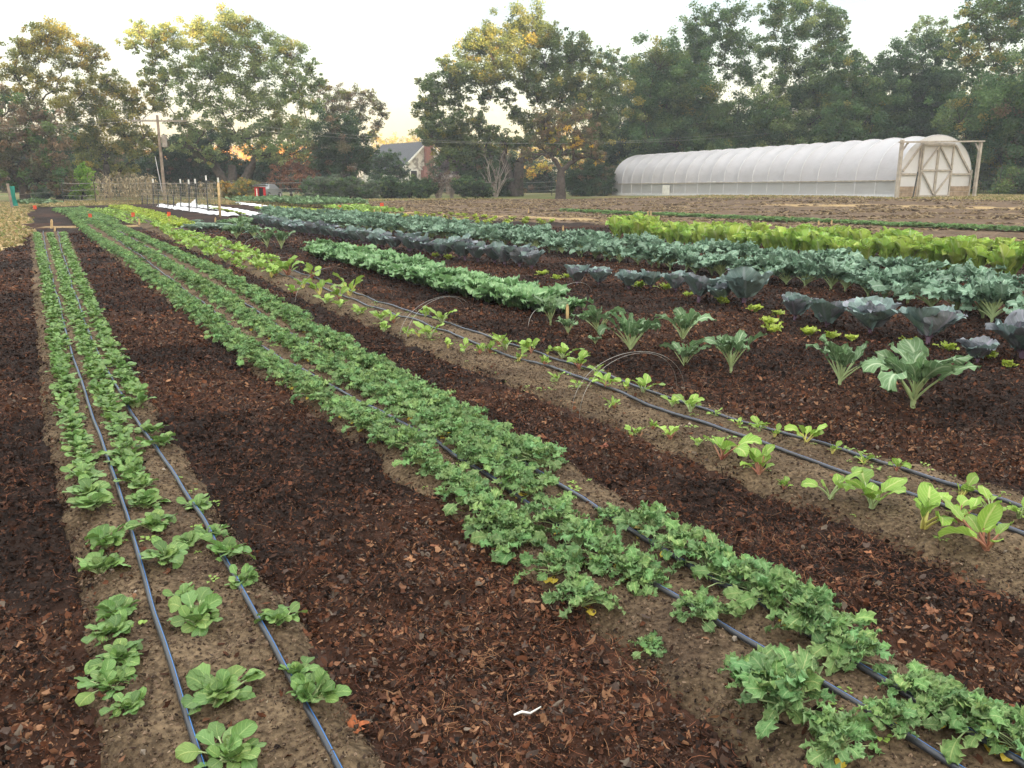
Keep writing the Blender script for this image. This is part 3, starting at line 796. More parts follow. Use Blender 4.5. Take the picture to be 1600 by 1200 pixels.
def p_lettuce():
    f, st = MB(), MB(); n = rng.integers(12, 17)
    for i in range(n):
        k = i / n
        leaf(f, st, (R_(-.02, .02), R_(-.02, .02), 0), i * GA + R_(-.5, .5), (.10 - .03 * k) * R_(.6, 1.2), .07 * R_(.75, 1.15), pet=.1, e0=.6 + .7 * k, e1=R_(-.2, .5) + .8 * k, cup=.1, ruf=.2, rfreq=3, shape='paddle', nu=7, nv=9, stem_r=.002, col=np.ones(3) * R_(.6, 1.15))
    return f, st, None
def p_greycab():
    f, st = MB(), MB(); n = 12
    for i in range(n):
        k = i / n
        leaf(f, st, (0, 0, 0), i * GA + R_(-.3, .3), (.24 - .09 * k), (.21 - .05 * k), pet=.3 * (1 - k), e0=.6 + .7 * k, e1=.0 + 1.2 * k, cup=.2, ruf=.03, shape='round', nu=6, nv=7, stem_r=.006, droop=R_(0, .4))
    return f, st, None
def p_weed():
    f, st = MB(), MB()
    for i in range(rng.integers(5, 9)):
        leaf(f, st, (R_(-.01, .01), R_(-.01, .01), 0), R_(0, 6.28), .014 * R_(.6, 1.3), .011, pet=.8, e0=.7, e1=.0, shape='oval', nu=3, nv=4, stem_r=.0006)
    return f, st, None

KIND = {   # kind: (builder, variants, object name, category, leaf material, stem material)
 'spinach': (p_spinach, 8, 'spinach_plant', 'spinach', 'spinach', 'stem_pale'),
 'kale': (p_kale, 9, 'curly_kale_plant', 'kale', 'kale', 'stem_pale'),
 'chard': (p_chard, 9, 'chard_plant', 'chard', 'chard', 'stem_red'),
 'savoy': (p_savoy, 6, 'savoy_cabbage', 'cabbage', 'savoy', 'stem_pale'),
 'collard': (p_collard, 9, 'collard_plant', 'collard', 'collard', 'stem_pale'),
 'redcab': (p_redcab, 7, 'red_cabbage', 'cabbage', 'redcab', 'stem_purple'),
 'bluekale': (p_bluekale, 7, 'broccoli_plant', 'broccoli', 'bluekale', 'stem_pale'),
 'romaine': (p_romaine, 6, 'romaine_lettuce', 'lettuce', 'romaine', 'stem_pale'),
 'lettuce': (p_lettuce, 4, 'lettuce_seedling', 'lettuce', 'lettuce', 'stem_pale'),
 'greycab': (p_greycab, 4, 'grey_cabbage', 'cabbage', 'greycab', 'stem_pale'),
 'weed': (p_weed, 4, 'weed_seedling', 'weed', 'spinach', 'stem_pale'),
}
VAR = {}
for kd, (fn, nvar, nm, cat, lmt, smt) in KIND.items():
    L_ = []
    for v in range(nvar):
        f, st, ye = fn()
        d = dict(raw=(f, st, ye))
        d['foliage'] = f.mesh(nm + "_foliage", MT[lmt])
        sm = smt
        if kd == 'chard': sm = ('stem_red', 'stem_yel', 'stem_pale', 'stem_red', 'stem_pale')[v % 5]
        d['stem'] = st.mesh(nm + "_stem", MT[sm])
        d['sm'] = sm
        if ye: d['yellow_leaf'] = ye.mesh(nm + "_yellow_leaf", MT['yellow'])
        w = MB(); w.merge(f, mat=0); w.merge(st, mat=1)
        d['whole'] = w.mesh(nm, [MT[lmt], MT[sm]])
        L_.append(d)
    VAR[kd] = L_
WID = {}
for kd, L_ in VAR.items():
    ws = []
    for d in L_:
        V = np.concatenate(d['raw'][0].V); ws.append(2 * np.percentile(np.hypot(V[:, 0], V[:, 1]), 94))
    WID[kd] = float(np.mean(ws))
    print("WIDTH", kd, round(WID[kd], 3), round(float(V[:, 2].max()), 3))
ORD = "first second third fourth fifth sixth seventh eighth ninth tenth eleventh twelfth thirteenth fourteenth fifteenth sixteenth seventeenth eighteenth nineteenth twentieth".split()
TALLY = {}
def plant(kd, x, y, scale=1.0, label=None, group=None, z=None, var=None, parts_to=9.0, tilt=.1, rz=None):
    nm, cat = KIND[kd][2], KIND[kd][3]
    d = VAR[kd][rng.integers(0, len(VAR[kd])) if var is None else var]
    if z is None: z = bed_at(x, y)
    D = math.hypot(x, y)
    rot = (R_(-tilt, tilt), R_(-tilt, tilt), R_(0, 6.28) if rz is None else rz)
    sc = (scale * R_(.93, 1.07), scale * R_(.93, 1.07), scale * R_(.93, 1.07))
    if D < parts_to:
        r = empty(nm, (x, y, z)); r.rotation_euler = rot; r.scale = sc
        for p in ('foliage', 'stem', 'yellow_leaf'):
            if p in d:
                c = bpy.data.objects.new(p, d[p]); C.objects.link(c); c.parent = r
    else:
        r = bpy.data.objects.new(nm, d['whole']); C.objects.link(r); r.location = (x, y, z); r.rotation_euler = rot; r.scale = sc
    tag(r, label, cat, group)
    TALLY[kd] = TALLY.get(kd, 0) + 1
    return r
MASS = {}
def mass_add(kd, x, y, scale, z):
    MASS.setdefault(kd, []).append((x, y, z, scale))
def row(kd, Q, spacing, scale, desc, rowname, group, jit=.25, side=.03, skip=(), limit=None, first=1, growth=None, mass_after=None, z_on=None):
    """plants down a row, nearest first; ordinal labels from the near end, the far crowd shares one"""
    pts = along(Q, spacing, jit)
    if pts[0][1] > pts[-1][1]: pts = pts[::-1]
    c = first
    for i, (x, y) in enumerate(pts):
        x += R_(-side, side); y += R_(-side, side)
        s = scale / WID[kd] * R_(.8, 1.16)
        if mass_after is not None and c - first >= mass_after:
            mass_add(kd, x, y, s, float(gz(x, y)) + (BED_H if z_on is None else z_on)); c += 1; continue
        if c <= 20: lb = f"{desc}, {ORD[c-1]} from near end of {rowname}"
        else: lb = f"{desc} in the crowded far part of the {rowname}"
        plant(kd, x, y, s, lb, group if c > 20 else group)
        c += 1
    return c

def spot(px, py): 
    p = at(px, py, .03); return p.x, p.y
# spinach: hand placed near plants, from the near end
def placed(kd, lst, desc, rowname, group, ref):
    c = 1
    for px, py, wpx in lst:
        x, y = spot(px, py)
        D = y * CP + (CAM_H) * SP
        s = wpx * D / FPX / WID[kd] * {'spinach': 1.02, 'kale': 1.2}.get(kd, 1.12)
        plant(kd, x, y, s, f"{desc}, {ORD[c-1]} from near end of {rowname}", group)
        c += 1
    return c
SG, KG = "spinach plants in the three drip lined rows", "curly kale plants in the three rows of the kale bed"
n1 = placed('spinach', [(203,1118,60),(176,1082,78),(190,1048,72),(176,1005,72),(183,975,66),(160,895,78),(170,862,66),(148,808,66),(140,785,64)], "green spinach plant", "left spinach row", SG, .155)
n2 = placed('spinach', [(362,1195,110),(345,1105,104),(312,985,96),(290,942,46),(262,890,70),(295,862,48),(243,835,62)], "green spinach plant", "middle spinach row", SG, .155)
n3 = placed('spinach', [(488,1105,84),(465,1065,64),(438,985,58),(380,918,52),(355,872,68),(332,842,48),(310,795,48),(254,702,48),(234,676,40),(212,640,48)], "green spinach plant", "right spinach row", SG, .155)
row('spinach', LN['spL'], .12, .145, "green spinach plant", "left spinach row", SG, first=n1, side=.02, mass_after=86)
row('spinach', LN['spM'], .12, .14, "green spinach plant", "middle spinach row", SG, first=n2, side=.02, mass_after=86)
row('spinach', LN['spR'], .12, .145, "green spinach plant", "right spinach row", SG, first=n3, side=.02, mass_after=86)
# curly kale
k1 = placed('kale', [(1310,1195,110),(1225,1120,160),(1180,1085,110),(1017,1003,46),(912,940,90),(868,895,80),(795,850,84),(775,822,80)], "frilly green kale plant", "left kale row", KG, .225)
k2 = placed('kale', [(1385,1150,84),(1098,972,76),(1020,918,70),(985,905,80),(945,885,80),(905,855,84),(870,820,84)], "frilly green kale plant", "middle kale row", KG, .225)
k3 = placed('kale', [(1590,1195,120),(1530,1165,130),(1470,1130,110),(1425,1100,90),(1340,1048,90),(1295,1020,110),(1255,985,120),(1200,955,100),(1150,925,100),(1105,895,100),(1060,870,90),(1015,835,80),(955,815,46)], "frilly green kale plant", "right kale row", KG, .225)
row('kale', LN['kL'], .14, .23, "frilly green kale plant", "left kale row", KG, first=k1, mass_after=85)
row('kale', LN['kM'][np.argsort(LN['kM'][:,1])][6:], .14, .25, "frilly green kale plant", "middle kale row", KG, first=k2, mass_after=85)
row('kale', LN['kR'][LN['kR'][:,1] > at(850,755).y], .14, .25, "frilly green kale plant", "right kale row", KG, first=k3, mass_after=88)
# chard and beet
CG = "chard plants along the two black drip tubes"
placed('chard', [(1540,865,100),(1500,820,60),(1442,832,96),(1362,795,80),(1297,780,74),(1187,738,66),(1128,715,66),(1047,685,32),(993,671,30),(905,612,26),(851,578,24),(830,556,34),(790,548,40),(765,552,26),(724,552,26),(671,533,42),(638,527,22),(615,510,28),(596,505,28),(532,480,22)], "bright green chard plant", "front chard row", CG, .20)
placed('chard', [(1590,820,46),(1545,812,50),(1500,788,50),(1349,724,28),(1258,696,56),(1186,676,34),(1155,664,20),(1116,653,22),(1078,645,40),(1005,618,40),(978,610,24),(948,612,34),(905,580,40),(880,560,38),(855,556,18),(822,552,28)], "bright green chard plant", "rear chard row", CG, .20)
placed('chard', [(690,510,38),(665,500,26),(547,463,44),(500,463,40),(474,452,30),(487,438,36),(450,433,44),(424,435,32)], "yellow green chard plant", "far stretch of the chard bed", CG, .20)
placed('chard', [(1090,700,26),(1225,760,30),(960,640,28),(1020,668,24),(870,600,24),(810,566,26),(750,555,24),(700,546,24),(655,530,26),(600,517,26),(560,492,26),(530,470,30),(510,475,26),(460,458,26),(1400,742,30),(1300,712,26),(1210,686,26),(1050,634,26),(930,590,28),(780,542,26),(740,528,28),(720,520,26),(660,506,26),(620,490,28),(590,478,28),(570,470,30)][:20], "small bright chard plant", "sparse fill between the tubes", CG, .20)
row('chard', LN['chF'], .14, .24, "yellow green chard plant", "front line of far chard", CG, side=.12)
row('chard', smooth_line([(430,420),(380,400),(330,383),(290,368)]), .14, .24, "yellow green chard plant", "rear line of far chard", CG, side=.12)
# collards, by hand
COG = "large blue green collards at the end of the cabbage row"
cl = [(1427,630,150,"large collard plant with drooping leaves, nearest of all the collards"),(1312,598,96,"collard plant with splayed leaves just left of the largest collard"),(1142,574,92,"tall upright collard plant standing alone over mulch, third from the near end"),
 (1070,568,54,"small collard plant in front of a taller one, right of the wide one"),(1066,530,76,"blue green collard plant behind the small collard"),(985,545,84,"wide leafy collard plant above the wire hoop"),(930,533,20,"tiny collard seedling between two big collards"),
 (936,518,66,"upright collard plant left of the wide leafy collard"),(888,518,36,"small collard plant beside the pale wooden stake"),(860,502,56,"collard plant at the end of the savoy cabbages")]
for px, py, w, lb in cl:
    x, y = spot(px, py); plant('collard', x, y, w * (y * CP + CAM_H * SP) / FPX / WID['collard'] * (1.1 if w > 120 else 1.1), lb, parts_to=12)
SVG = "savoy cabbages in the two close rows"
row('savoy', LN['savF'], .29, .43, "crinkled green savoy cabbage", "front savoy row", SVG, side=.05)
row('savoy', LN['savB'], .29, .43, "crinkled green savoy cabbage", "rear savoy row", SVG, side=.05)
for px, py, w in ((440,388,56),(418,386,50),(398,372,50),(370,372,50),(378,360,46)):
    x, y = spot(px, py); plant('collard', x, y, w * .8 * y / FPX / WID['collard'], "pale leafy cabbage plant among the far wire hoops", "pale cabbages among the far wire hoops")
for k_ in range(26):
    px = R_(285, 395); py = 352 + (px - 285) * .06 + R_(-4, 7); x, y = spot(px, py)
    plant('greycab', x, y, R_(.8, 1.1), "grey green cabbage in the clump behind the far hoops", "grey green cabbages behind the far hoops")
# red cabbages, by hand then down the row
RG = "purple grey cabbages in one row"
rc = [(1597,556,100),(1528,560,52),(1450,532,82),(1360,518,80),(1292,508,70),(1242,496,52),(1162,474,78),(1128,470,50),(1092,467,62),(1055,453,40),(1017,449,40),(982,449,42),(935,444,40),(902,443,40)]
for i, (px, py, w) in enumerate(rc):
    x, y = spot(px, py); plant('redcab', x, y, w * .88 * (y + .3) / FPX / WID['redcab'], f"purple grey cabbage with cupped leaves, {ORD[i]} from the right end of its row", RG, parts_to=12)
row('redcab', LN['cabF'], .36, .42, "purple grey cabbage", "far half of the purple row", RG, side=.05)
for i, (px, py) in enumerate([(1480,548),(1545,560),(1330,534),(1300,530),(1265,525),(1210,520),(1200,510),(1130,478),(1180,490),(1215,495),(1040,456),(1075,466),(1000,452),(870,440),(848,434),(885,438),(1420,540),(1575,575),(700,410),(680,405)]):
    x, y = spot(px, py - 6); plant('lettuce', x, y, R_(.8, 1.3), "low yellow green lettuce seedling between the purple cabbages", "yellow lettuce seedlings among the cabbages")
BG = "broccoli plants in the double blue green row"
row('bluekale', LN['bkA'], .33, .58, "blue green broccoli plant", "front broccoli row", BG, side=.07)
row('bluekale', LN['bkB'], .31, .58, "blue green broccoli plant", "rear broccoli row", BG, side=.07)
ROG = "romaine lettuces in the double row"
row('romaine', LN['roA'], .30, .42, "yellow green romaine lettuce", "front romaine row", ROG, side=.05)
row('romaine', LN['roB'], .30, .42, "yellow green romaine lettuce", "rear romaine row", ROG, side=.05)
# the rows run on to the right of the frame
for kd, lst, w, lb in (('chard', [(1680,890),(1740,925),(1810,950),(1890,985),(1700,850),(1790,885),(1900,925)], .24, "chard plant past the right edge"), ('romaine', [(1690,446),(1740,453),(1800,461),(1860,469),(1690,431),(1750,438),(1820,447)], .42, "romaine lettuce past the right edge"),
                       ('bluekale', [(1650,520),(1720,533),(1800,548),(1670,488),(1750,501),(1840,516)], .58, "broccoli plant past the right edge"), ('redcab', [(1690,580),(1790,600),(1900,622)], .42, "purple cabbage past the right edge"), ('collard', [(1720,712),(1850,745)], .5, "collard past the right edge")):
    for px, py in lst:
        x, y = spot(px, py); plant(kd, x, y, w / WID[kd], lb, "plants of the rows running on to the right")
# the far blocks of crops: nobody can tell the plants apart there
def block(kd, line, spacing, scale, name, label, width, rows_n=2):
    m = MB(); Q = smooth_line(line, .3)
    T = np.gradient(Q, axis=0); T /= np.linalg.norm(T, axis=1)[:, None]; Nn = np.c_[-T[:, 1], T[:, 0]]
    for r_ in range(rows_n):
        o = (r_ - (rows_n - 1) / 2) * width / max(rows_n - 1, 1)
        for x, y in along(Q + Nn * o, spacing, .3):
            x += R_(-.05, .05); y += R_(-.05, .05)
            w = MB(); d = VAR[kd][rng.integers(0, len(VAR[kd]))]
            a = R_(0, 6.28); s = scale * R_(.8, 1.2)
            M = np.eye(4); M[:3, :3] = np.array([[math.cos(a), -math.sin(a), 0], [math.sin(a), math.cos(a), 0], [0, 0, 1]]) * s
            M[:3, 3] = (x, y, float(gz(x, y)) + .02)
            q0 = len(m.K); m.merge(d['raw'][0], M); cm_ = R_(.7, 1.25)
            for q in range(q0, len(m.K)): m.K[q] = m.K[q] * cm_
    o = m.build(name, MT[KIND[kd][4]]); tag(o, label, kind='stuff')
block('kale', [(102,329),(125,335),(148,345),(160,352)], .2, 1.2, 'kale_block', 'bluish green kale filling the far end of its bed', .8, 4)
block('chard', [(150,329),(185,337),(215,347),(228,352)], .22, 1.1, 'far_chard_rows', 'thin pale green chard rows beyond the cross path', .8, 3)
block('lettuce', [(185,325),(225,335),(262,347),(285,356)], .16, 1.7, 'far_lettuce_row', 'bright yellow green lettuce row beyond the cross path', .6, 4)
block('kale', [(885,331),(1000,336),(1100,340),(1200,345),(1300,349),(1400,354),(1500,358),(1640,364)], .18, 1.05, 'carrot_row', 'low feathery green row below the plastic tunnel', .45, 3)
block('collard', [(395,318),(440,319),(485,321),(525,325)], .4, 1.3, 'far_greens', 'broad patch of mid green leaf crops near the fence', 3.0, 7)
block('chard', [(535,327),(560,330),(600,335)], .3, 2.0, 'far_leaf_bed', 'short bed of tall green leaves beside orange flags', 1.6, 5)
block('lettuce', [(420,327),(470,331),(530,337)], .22, 1.6, 'pale_green_bed', 'pale green low bed behind the broccoli', 1.2, 4)
block('savoy', [(366,352),(385,348),(408,350)], .35, .9, 'far_savoy_patch', 'leafy green patch at the end of the white covers', .8, 3)
block('collard', [(45,324),(70,324.5)], .45, 1.4, 'far_bush_crop', 'green clump of leaves beside an orange flag far left', 1.5, 3)
block('lettuce', [(300,322),(340,327),(390,336)], .3, 1.2, 'low_green_strip', 'thin green strip between the two white covers', .4, 2)
block('lettuce', [(650,337),(720,344),(850,352)], .8, 1.6, 'stray_greens', 'scattered green plants in the bare soil', 2.2, 3)
for kd, L_ in MASS.items():
    m = MB()
    for x, y, z, s in L_:
        d = VAR[kd][rng.integers(0, len(VAR[kd]))]; a = R_(0, 6.28)
        M = np.eye(4); M[:3, :3] = np.array([[math.cos(a), -math.sin(a), 0], [math.sin(a), math.cos(a), 0], [0, 0, 1]]) * s; M[:3, 3] = (x, y, z)
        q0 = len(m.K); m.merge(d['raw'][0], M, mat=0); cm_ = R_(.72, 1.25)
        for q in range(q0, len(m.K)): m.K[q] = m.K[q] * cm_
        m.merge(d['raw'][1], M, mat=1)
    o = m.build({'spinach': 'far_spinach_rows', 'kale': 'far_kale_rows'}[kd], [MT[KIND[kd][4]], MT['stem_pale']])
    tag(o, {'spinach': 'far continuous part of the three spinach rows', 'kale': 'far continuous part of the three kale rows'}[kd], kind='stuff')
# little weeds on the bare soil, one object: nobody could count them
wd = MB()
for nm in BP:
    x, y, r = wedge_points(26, 1.6, 10)
    ok = in_poly(x, y, BP[nm]); x, y = x[ok], y[ok]
    ok = fbm(x * 1.5 + 7, y * 1.5, 3) > .47
    for a, b in zip(x[ok], y[ok]):
        d = VAR['weed'][rng.integers(0, 4)]; th = R_(0, 6.28); s = R_(.6, 1.6)
        M = np.eye(4); M[:3, :3] = np.array([[math.cos(th), -math.sin(th), 0], [math.sin(th), math.cos(th), 0], [0, 0, 1]]) * s; M[:3, 3] = (a, b, bed_at(a, b))
        wd.merge(d['raw'][0], M)
tag(wd.build('weed_seedlings', MT['chard']), 'tiny weed seedlings scattered on the bare soil', kind='stuff')
print("TALLY", TALLY)

# ------------------------------------------------------------------ drip tubes
def drip(name, Q, label, r=.0094):
    s = np.r_[0, np.cumsum(np.hypot(*np.diff(Q, axis=0).T))]
    t = np.concatenate([np.arange(0, s[-1], .06)])
    x = np.interp(t, s, Q[:, 0]); y = np.interp(t, s, Q[:, 1])
    wv = (fbm(t * .8 + len(name), t * 0 + 3.3, 3) - .5) * .05
    x = x + wv
    z = np.array([bed_at(a, b) for a, b in zip(x, y)])
    k = np.ones(5) / 5
    z = np.convolve(np.r_[[z[0]] * 2, z, [z[-1]] * 2], k, 'valid') + r * 1.0 + .002
    P = np.c_[x, y, z]
    root = empty(name, tuple(P[0]))
    P = P - P[0]
    m = MB(); m.tube(P, r, n=10); m.build('pipe', MT['pipe'], root)
    # blue line along the top of the pipe, standing just proud of it
    T = np.gradient(P, axis=0); T /= np.linalg.norm(T, axis=1)[:, None]
    S = np.cross(T, [0, 0, 1.]); S /= np.linalg.norm(S, axis=1)[:, None]
    U = np.cross(S, T)
    off = (S * .35 + U * .94) * (r + .0004)
    a = P + off + S * .0008; b = P + off - S * .0008
    n = len(P); V = np.concatenate([a, b]); i = np.arange(n - 1)
    st = MB(); st.add(V, np.stack([i, i + 1, i + 1 + n, i + n], -1)); st.build('stripe', MT['stripe'], root)
    tag(root, label, 'drip tube')
    return root
drip('drip_tube', LN['tubeA'], "drip tube between the left and middle spinach rows")
drip('drip_tube', LN['tubeB'], "drip tube between the middle and right spinach rows")
drip('drip_tube', LN['tube1'], "black drip tube between the left and middle kale rows")
drip('drip_tube', LN['tube2'], "black drip tube between the middle and right kale rows")
drip('drip_tube', LN['tube3'], "black drip tube along the front chard row")
drip('drip_tube', LN['tube4'], "black drip tube along the rear chard row")

# ------------------------------------------------------------------ wire hoops over the beds
def hoop(f1, f2, top, label, r=.0015, group=None):
    a = at(*f1); b = at(*f2)
    mid = (a + b) / 2
    hgt = max(.2, PD(top[0], top[1], mid.y).z - mid.z)
    th = np.linspace(0, PI, 26)
    P = np.array([[a.x + (b.x - a.x) * (1 - math.cos(t)) / 2, a.y + (b.y - a.y) * (1 - math.cos(t)) / 2, (a.z * (1 + math.cos(t)) + b.z * (1 - math.cos(t))) / 2 - .03 + hgt * math.sin(t) ** .8] for t in th])
    P = P - np.array([a.x, a.y, a.z])
    m = MB(); m.tube(P, r, n=5)
    o = m.build('wire_hoop', MT['wire'], loc=tuple(a)); tag(o, label, 'wire hoop', group)
hoop((893,648),(1070,614), (978,543), "left of the two crossing wire hoops nearest the camera over the chard")
hoop((905,652),(1058,610), (998,546), "right of the two crossing wire hoops nearest the camera over the chard", r=.0013)
hoop((624,534),(739,500), (692,460), "front wire hoop of the middle pair arching over the chard bed")
hoop((634,536),(728,496), (705,462), "rear wire hoop of the middle pair arching over the chard bed", r=.0015)
hoop((398,424),(484,426), (440,399), "thick pale wire hoop over the far chard")
hoop((461,474),(547,439), (512,416), "thin wire hoop just right of the thick pale hoop")
HG = "thin wire hoops in the far rows"
for f1, f2, tp in (((640,432),(700,428),(667,407)), ((559,402),(608,404),(580,386)), ((472,394),(514,391),(492,377)), ((872,465),(925,458),(898,441)), ((825,515),(855,505),(838,486)), ((330,398),(378,392),(352,372)),
                   ((380,392),(432,388),(405,368)), ((300,385),(345,380),(322,362)), ((134,340),(158,352),(145,333)), ((192,341),(222,350),(208,335)), ((255,345),(283,352),(270,337)), ((440,385),(470,382),(455,364))):
    hoop(f1, f2, tp, "thin wire hoop arching over the far rows of greens", r=.0024, group=HG)

# ------------------------------------------------------------------ stakes, flags and litter
def stake(px, pb, pt, label, w=.03, mat='pine', group=None, cat='stake'):
    a = at(px, pb); b = PD(px + R_(-1, 1), pt, a.y)
    m = MB(); h = b.z - a.z
    ww = max(w, .0)
    m.bar((0, 0, -.05), (b.x - a.x, 0, h), ww, ww * .35)
    m.bar((b.x - a.x, 0, h), (b.x - a.x, 0, h + ww * .6), ww * .6, ww * .3)
    o = m.build('wooden_stake', MT[mat], loc=tuple(a), smooth=False); tag(o, label, cat, group)
stake(887,519,490 - 12, "pale wooden stake beside the small collard", .028)
stake(80,356,345, "pale wooden stake at the far end of the spinach rows", .07)
stake(85,362,356, "short wooden peg at the head of the spinach tubes", .05)
stake(239,410,401, "orange brown wooden peg in the kale bed", .045)
STG = "small wooden row markers in the far rows"
for px, pb, pt in ((137,338,331),(218,352,343),(265,352,343),(226,336,331),(585,337,328),(594,338,329),(609,338,332),(826,333,327),(1013,339,331),(1017,339,331),(1280,353,346),(1299,352,345),(373,317,313),(410,324,320),(461,331,326),(336,347,341),(880,362,354)):
    stake(px, pb, pt, "small pale wooden row marker in the far rows", .05, group=STG)
def flag(px, pb, pt, label):
    a = at(px, pb); b = PD(px, pt, a.y); h = b.z - a.z; s = 5.5 * a.y / FPX
    r = empty('marker_flag', tuple(a))
    m = MB(); m.tube([(0, 0, -.02), (0, 0, h)], .004, 5); m.build('wire_stem', MT['wire'], r)
    f = MB(); u = np.linspace(0, 1, 5); v = np.linspace(0, 1, 3)
    V = np.array([[s * (x - .5), .04 * math.sin(x * 5) * s * 3, h - s * 1.3 * y * (1 - .25 * x)] for y in v for x in u])
    F = [[r_ * 5 + c, r_ * 5 + c + 1, r_ * 5 + c + 6, r_ * 5 + c + 5] for r_ in range(2) for c in range(4)]
    f.add(V, F); f.build('flag', MT['flagred'], r)
    tag(r, label, 'marker flag')
for px, pb, pt, lb in ((55,327,321,"orange flag beside the green clump at the far left edge"),(142,347,334,"orange flag in the path right of the far kale end"),(209,345,332,"orange flag among the thin chard rows"),(265,345,331,"orange flag left of the white row covers"),
                       (531,329,321,"larger orange flag at the end of the green patch"),(597,327,317,"thin orange flag right of the tall leaf bed"),(526,315,308,"tiny orange flag by the grass strip under the fence")):
    flag(px, pb, pt, lb)
# single big fallen leaves
def dead_leaf(px, py, s, col, label, rz):
    p = at(px, py); z = float(ground_h(np.array([p.x]), np.array([p.y]))[0]) + .022
    pts = []
    k = 40
    for i in range(k):
        t = i / k * 2 * PI
        rad = 1 * (1 + .32 * math.cos(5 * t) + .13 * math.sin(11 * t + 1) + .07 * math.sin(23 * t))
        pts.append((rad, t))
    V = [[0, 0, 0]]; F = []
    for ring, fr in enumerate((.33, .66, 1)):
        for rad, t in pts:
            x = rad * fr * math.cos(t) * s; y = rad * fr * math.sin(t) * s * .75
            V.append([x, y, .35 * s * math.sin(2.2 * x / s + .5) * fr * .6 + .22 * s * (y / s) ** 2 + .05 * s * math.sin(9 * t)])
    for i in range(k):
        j = (i + 1) % k
        F.append([0, 1 + i, 1 + j])
    F2 = []
    for ring in range(2):
        for i in range(k):
            j = (i + 1) % k; a = 1 + ring * k
            F2.append([a + i, a + k + i, a + k + j, a + j])
    m = MB(); m.add(V, F, None, col); m.F.append((np.array(F2), 0))
    o = m.build('fallen_leaf', MT['deadleaf'], loc=(p.x, p.y, z)); o.rotation_euler = (R_(-.2, .2), R_(-.2, .2), rz); tag(o, label, 'leaf')
MT['deadleaf'] = vcol_mat("dry_leaf", rough=.75, noise=.35, nscale=60, bump=.5, bscale=150)
dead_leaf(552, 1146, .036, (.34, .11, .045), "large curled orange leaf on the mulch beside the right spinach row", .6)
dead_leaf(1357, 868, .022, (.32, .14, .07), "small orange leaf standing on dark mulch below the chard bed", 2)
dead_leaf(1455, 962, .025, (.22, .10, .055), "brown orange leaf on dark mulch right of the kale", 1)
dead_leaf(640, 878, .022, (.32, .16, .08), "tan leaf on reddish mulch left of the kale bed", 2.5)
dead_leaf(217, 861, .018, (.50, .13, .05), "little red orange leaf beside the spinach drip tube", .5)
dead_leaf(895, 752, .028, (.50, .36, .27), "pale dry curled leaf at the edge of the kale bed", .9)
dead_leaf(945, 706, .026, (.22, .08, .05), "reddish leaf on mulch between kale and chard beds", .2)
m = MB(); p = at(803, 1128); m.tube([(0, 0, .03), (.022, .008, .034), (.045, .006, .031), (.075, .022, .04)], [.0025, .004, .003, .002], 6)
tag(m.build('pale_twig', MT['white'], loc=tuple(p)), "short white peeled twig lying on the mulch", 'twig')

# ------------------------------------------------------------------ trees: trunk and limbs as one mesh, crown of leaf clumps
PAL = dict(
 oak=[(.055,.08,.037),(.07,.095,.042),(.085,.11,.045),(.11,.12,.05),(.05,.07,.035)],
 gold=[(.16,.145,.05),(.22,.18,.06),(.12,.13,.05),(.28,.20,.06),(.09,.10,.045)],
 rust=[(.13,.085,.06),(.10,.085,.055),(.16,.10,.07),(.07,.075,.045),(.085,.08,.05)],
 olive=[(.12,.13,.045),(.17,.15,.05),(.09,.105,.04),(.22,.18,.05),(.07,.09,.04)],
 silver=[(.12,.15,.075),(.16,.19,.10),(.09,.125,.06),(.19,.20,.10),(.14,.155,.06)],
 dark=[(.030,.050,.030),(.04,.065,.035),(.05,.07,.035),(.035,.05,.03)],
 mix=[(.045,.08,.038),(.06,.10,.045),(.075,.11,.045),(.095,.12,.045),(.04,.07,.038)],
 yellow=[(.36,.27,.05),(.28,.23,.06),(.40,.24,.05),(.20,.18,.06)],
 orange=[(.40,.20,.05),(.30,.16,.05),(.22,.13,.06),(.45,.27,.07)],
 lime=[(.16,.26,.04),(.12,.20,.035),(.22,.30,.05)],
 blue=[(.085,.105,.085),(.11,.13,.10),(.07,.085,.065),(.10,.105,.085)],
 plum=[(.07,.045,.055),(.09,.055,.06),(.06,.05,.05)],
 bare=[(.16,.12,.09),(.20,.15,.10),(.12,.09,.07)],
)
def leaf_clump(m, c, R, n, size, pal, flat=.7, hue=None):
    c = np.array(c)
    d = rng.normal(0, 1, (n, 3)); d /= np.linalg.norm(d, axis=1)[:, None]
    rr = rng.random(n) ** .45 * np.where(rng.random(n) < .15, 1.5, 1.0)
    P0 = c + d * rr[:, None] * R * np.array([1, 1, flat])
    k = 4
    s = size * rng.uniform(.55, 1.3, n)
    Q = np.array([[-.5, -.3, 0], [.12, -.5, .12], [.55, .05, 0], [-.05, .5, -.1]])[None] * s[:, None, None]
    A = rand_rot(n, .75)
    V = np.einsum('nij,nkj->nki', A, np.repeat(Q, n, 0) if Q.shape[0] == 1 else Q) + P0[:, None]
    pal = np.array(pal)
    col = (pal[hue] if hue is not None else pal[rng.integers(0, len(pal), n)])
    if hue is not None: col = np.repeat(col[None], n, 0) * .75 + pal[rng.integers(0, len(pal), n)] * .25
    col = col * rng.uniform(.75, 1.3, (n, 1))
    m.add(V.reshape(-1, 3), np.arange(n * 4).reshape(n, 4), None, np.repeat(col, 4, 0))
def limb(m, a, b, r0, r1, sag=0.0, n=7, wig=.06):
    a = np.array(a, float); b = np.array(b, float); t = np.linspace(0, 1, n)
    L_ = np.linalg.norm(b - a)
    P = a + (b - a) * t[:, None]
    P[:, 2] += sag * L_ * np.sin(PI * t)
    w = rng.normal(0, wig * L_, (n, 3)) * np.sin(PI * t)[:, None]; P += w * .5
    m.tube(P, np.linspace(r0, r1, n), n=6 if r0 < .12 else 8)
    return P
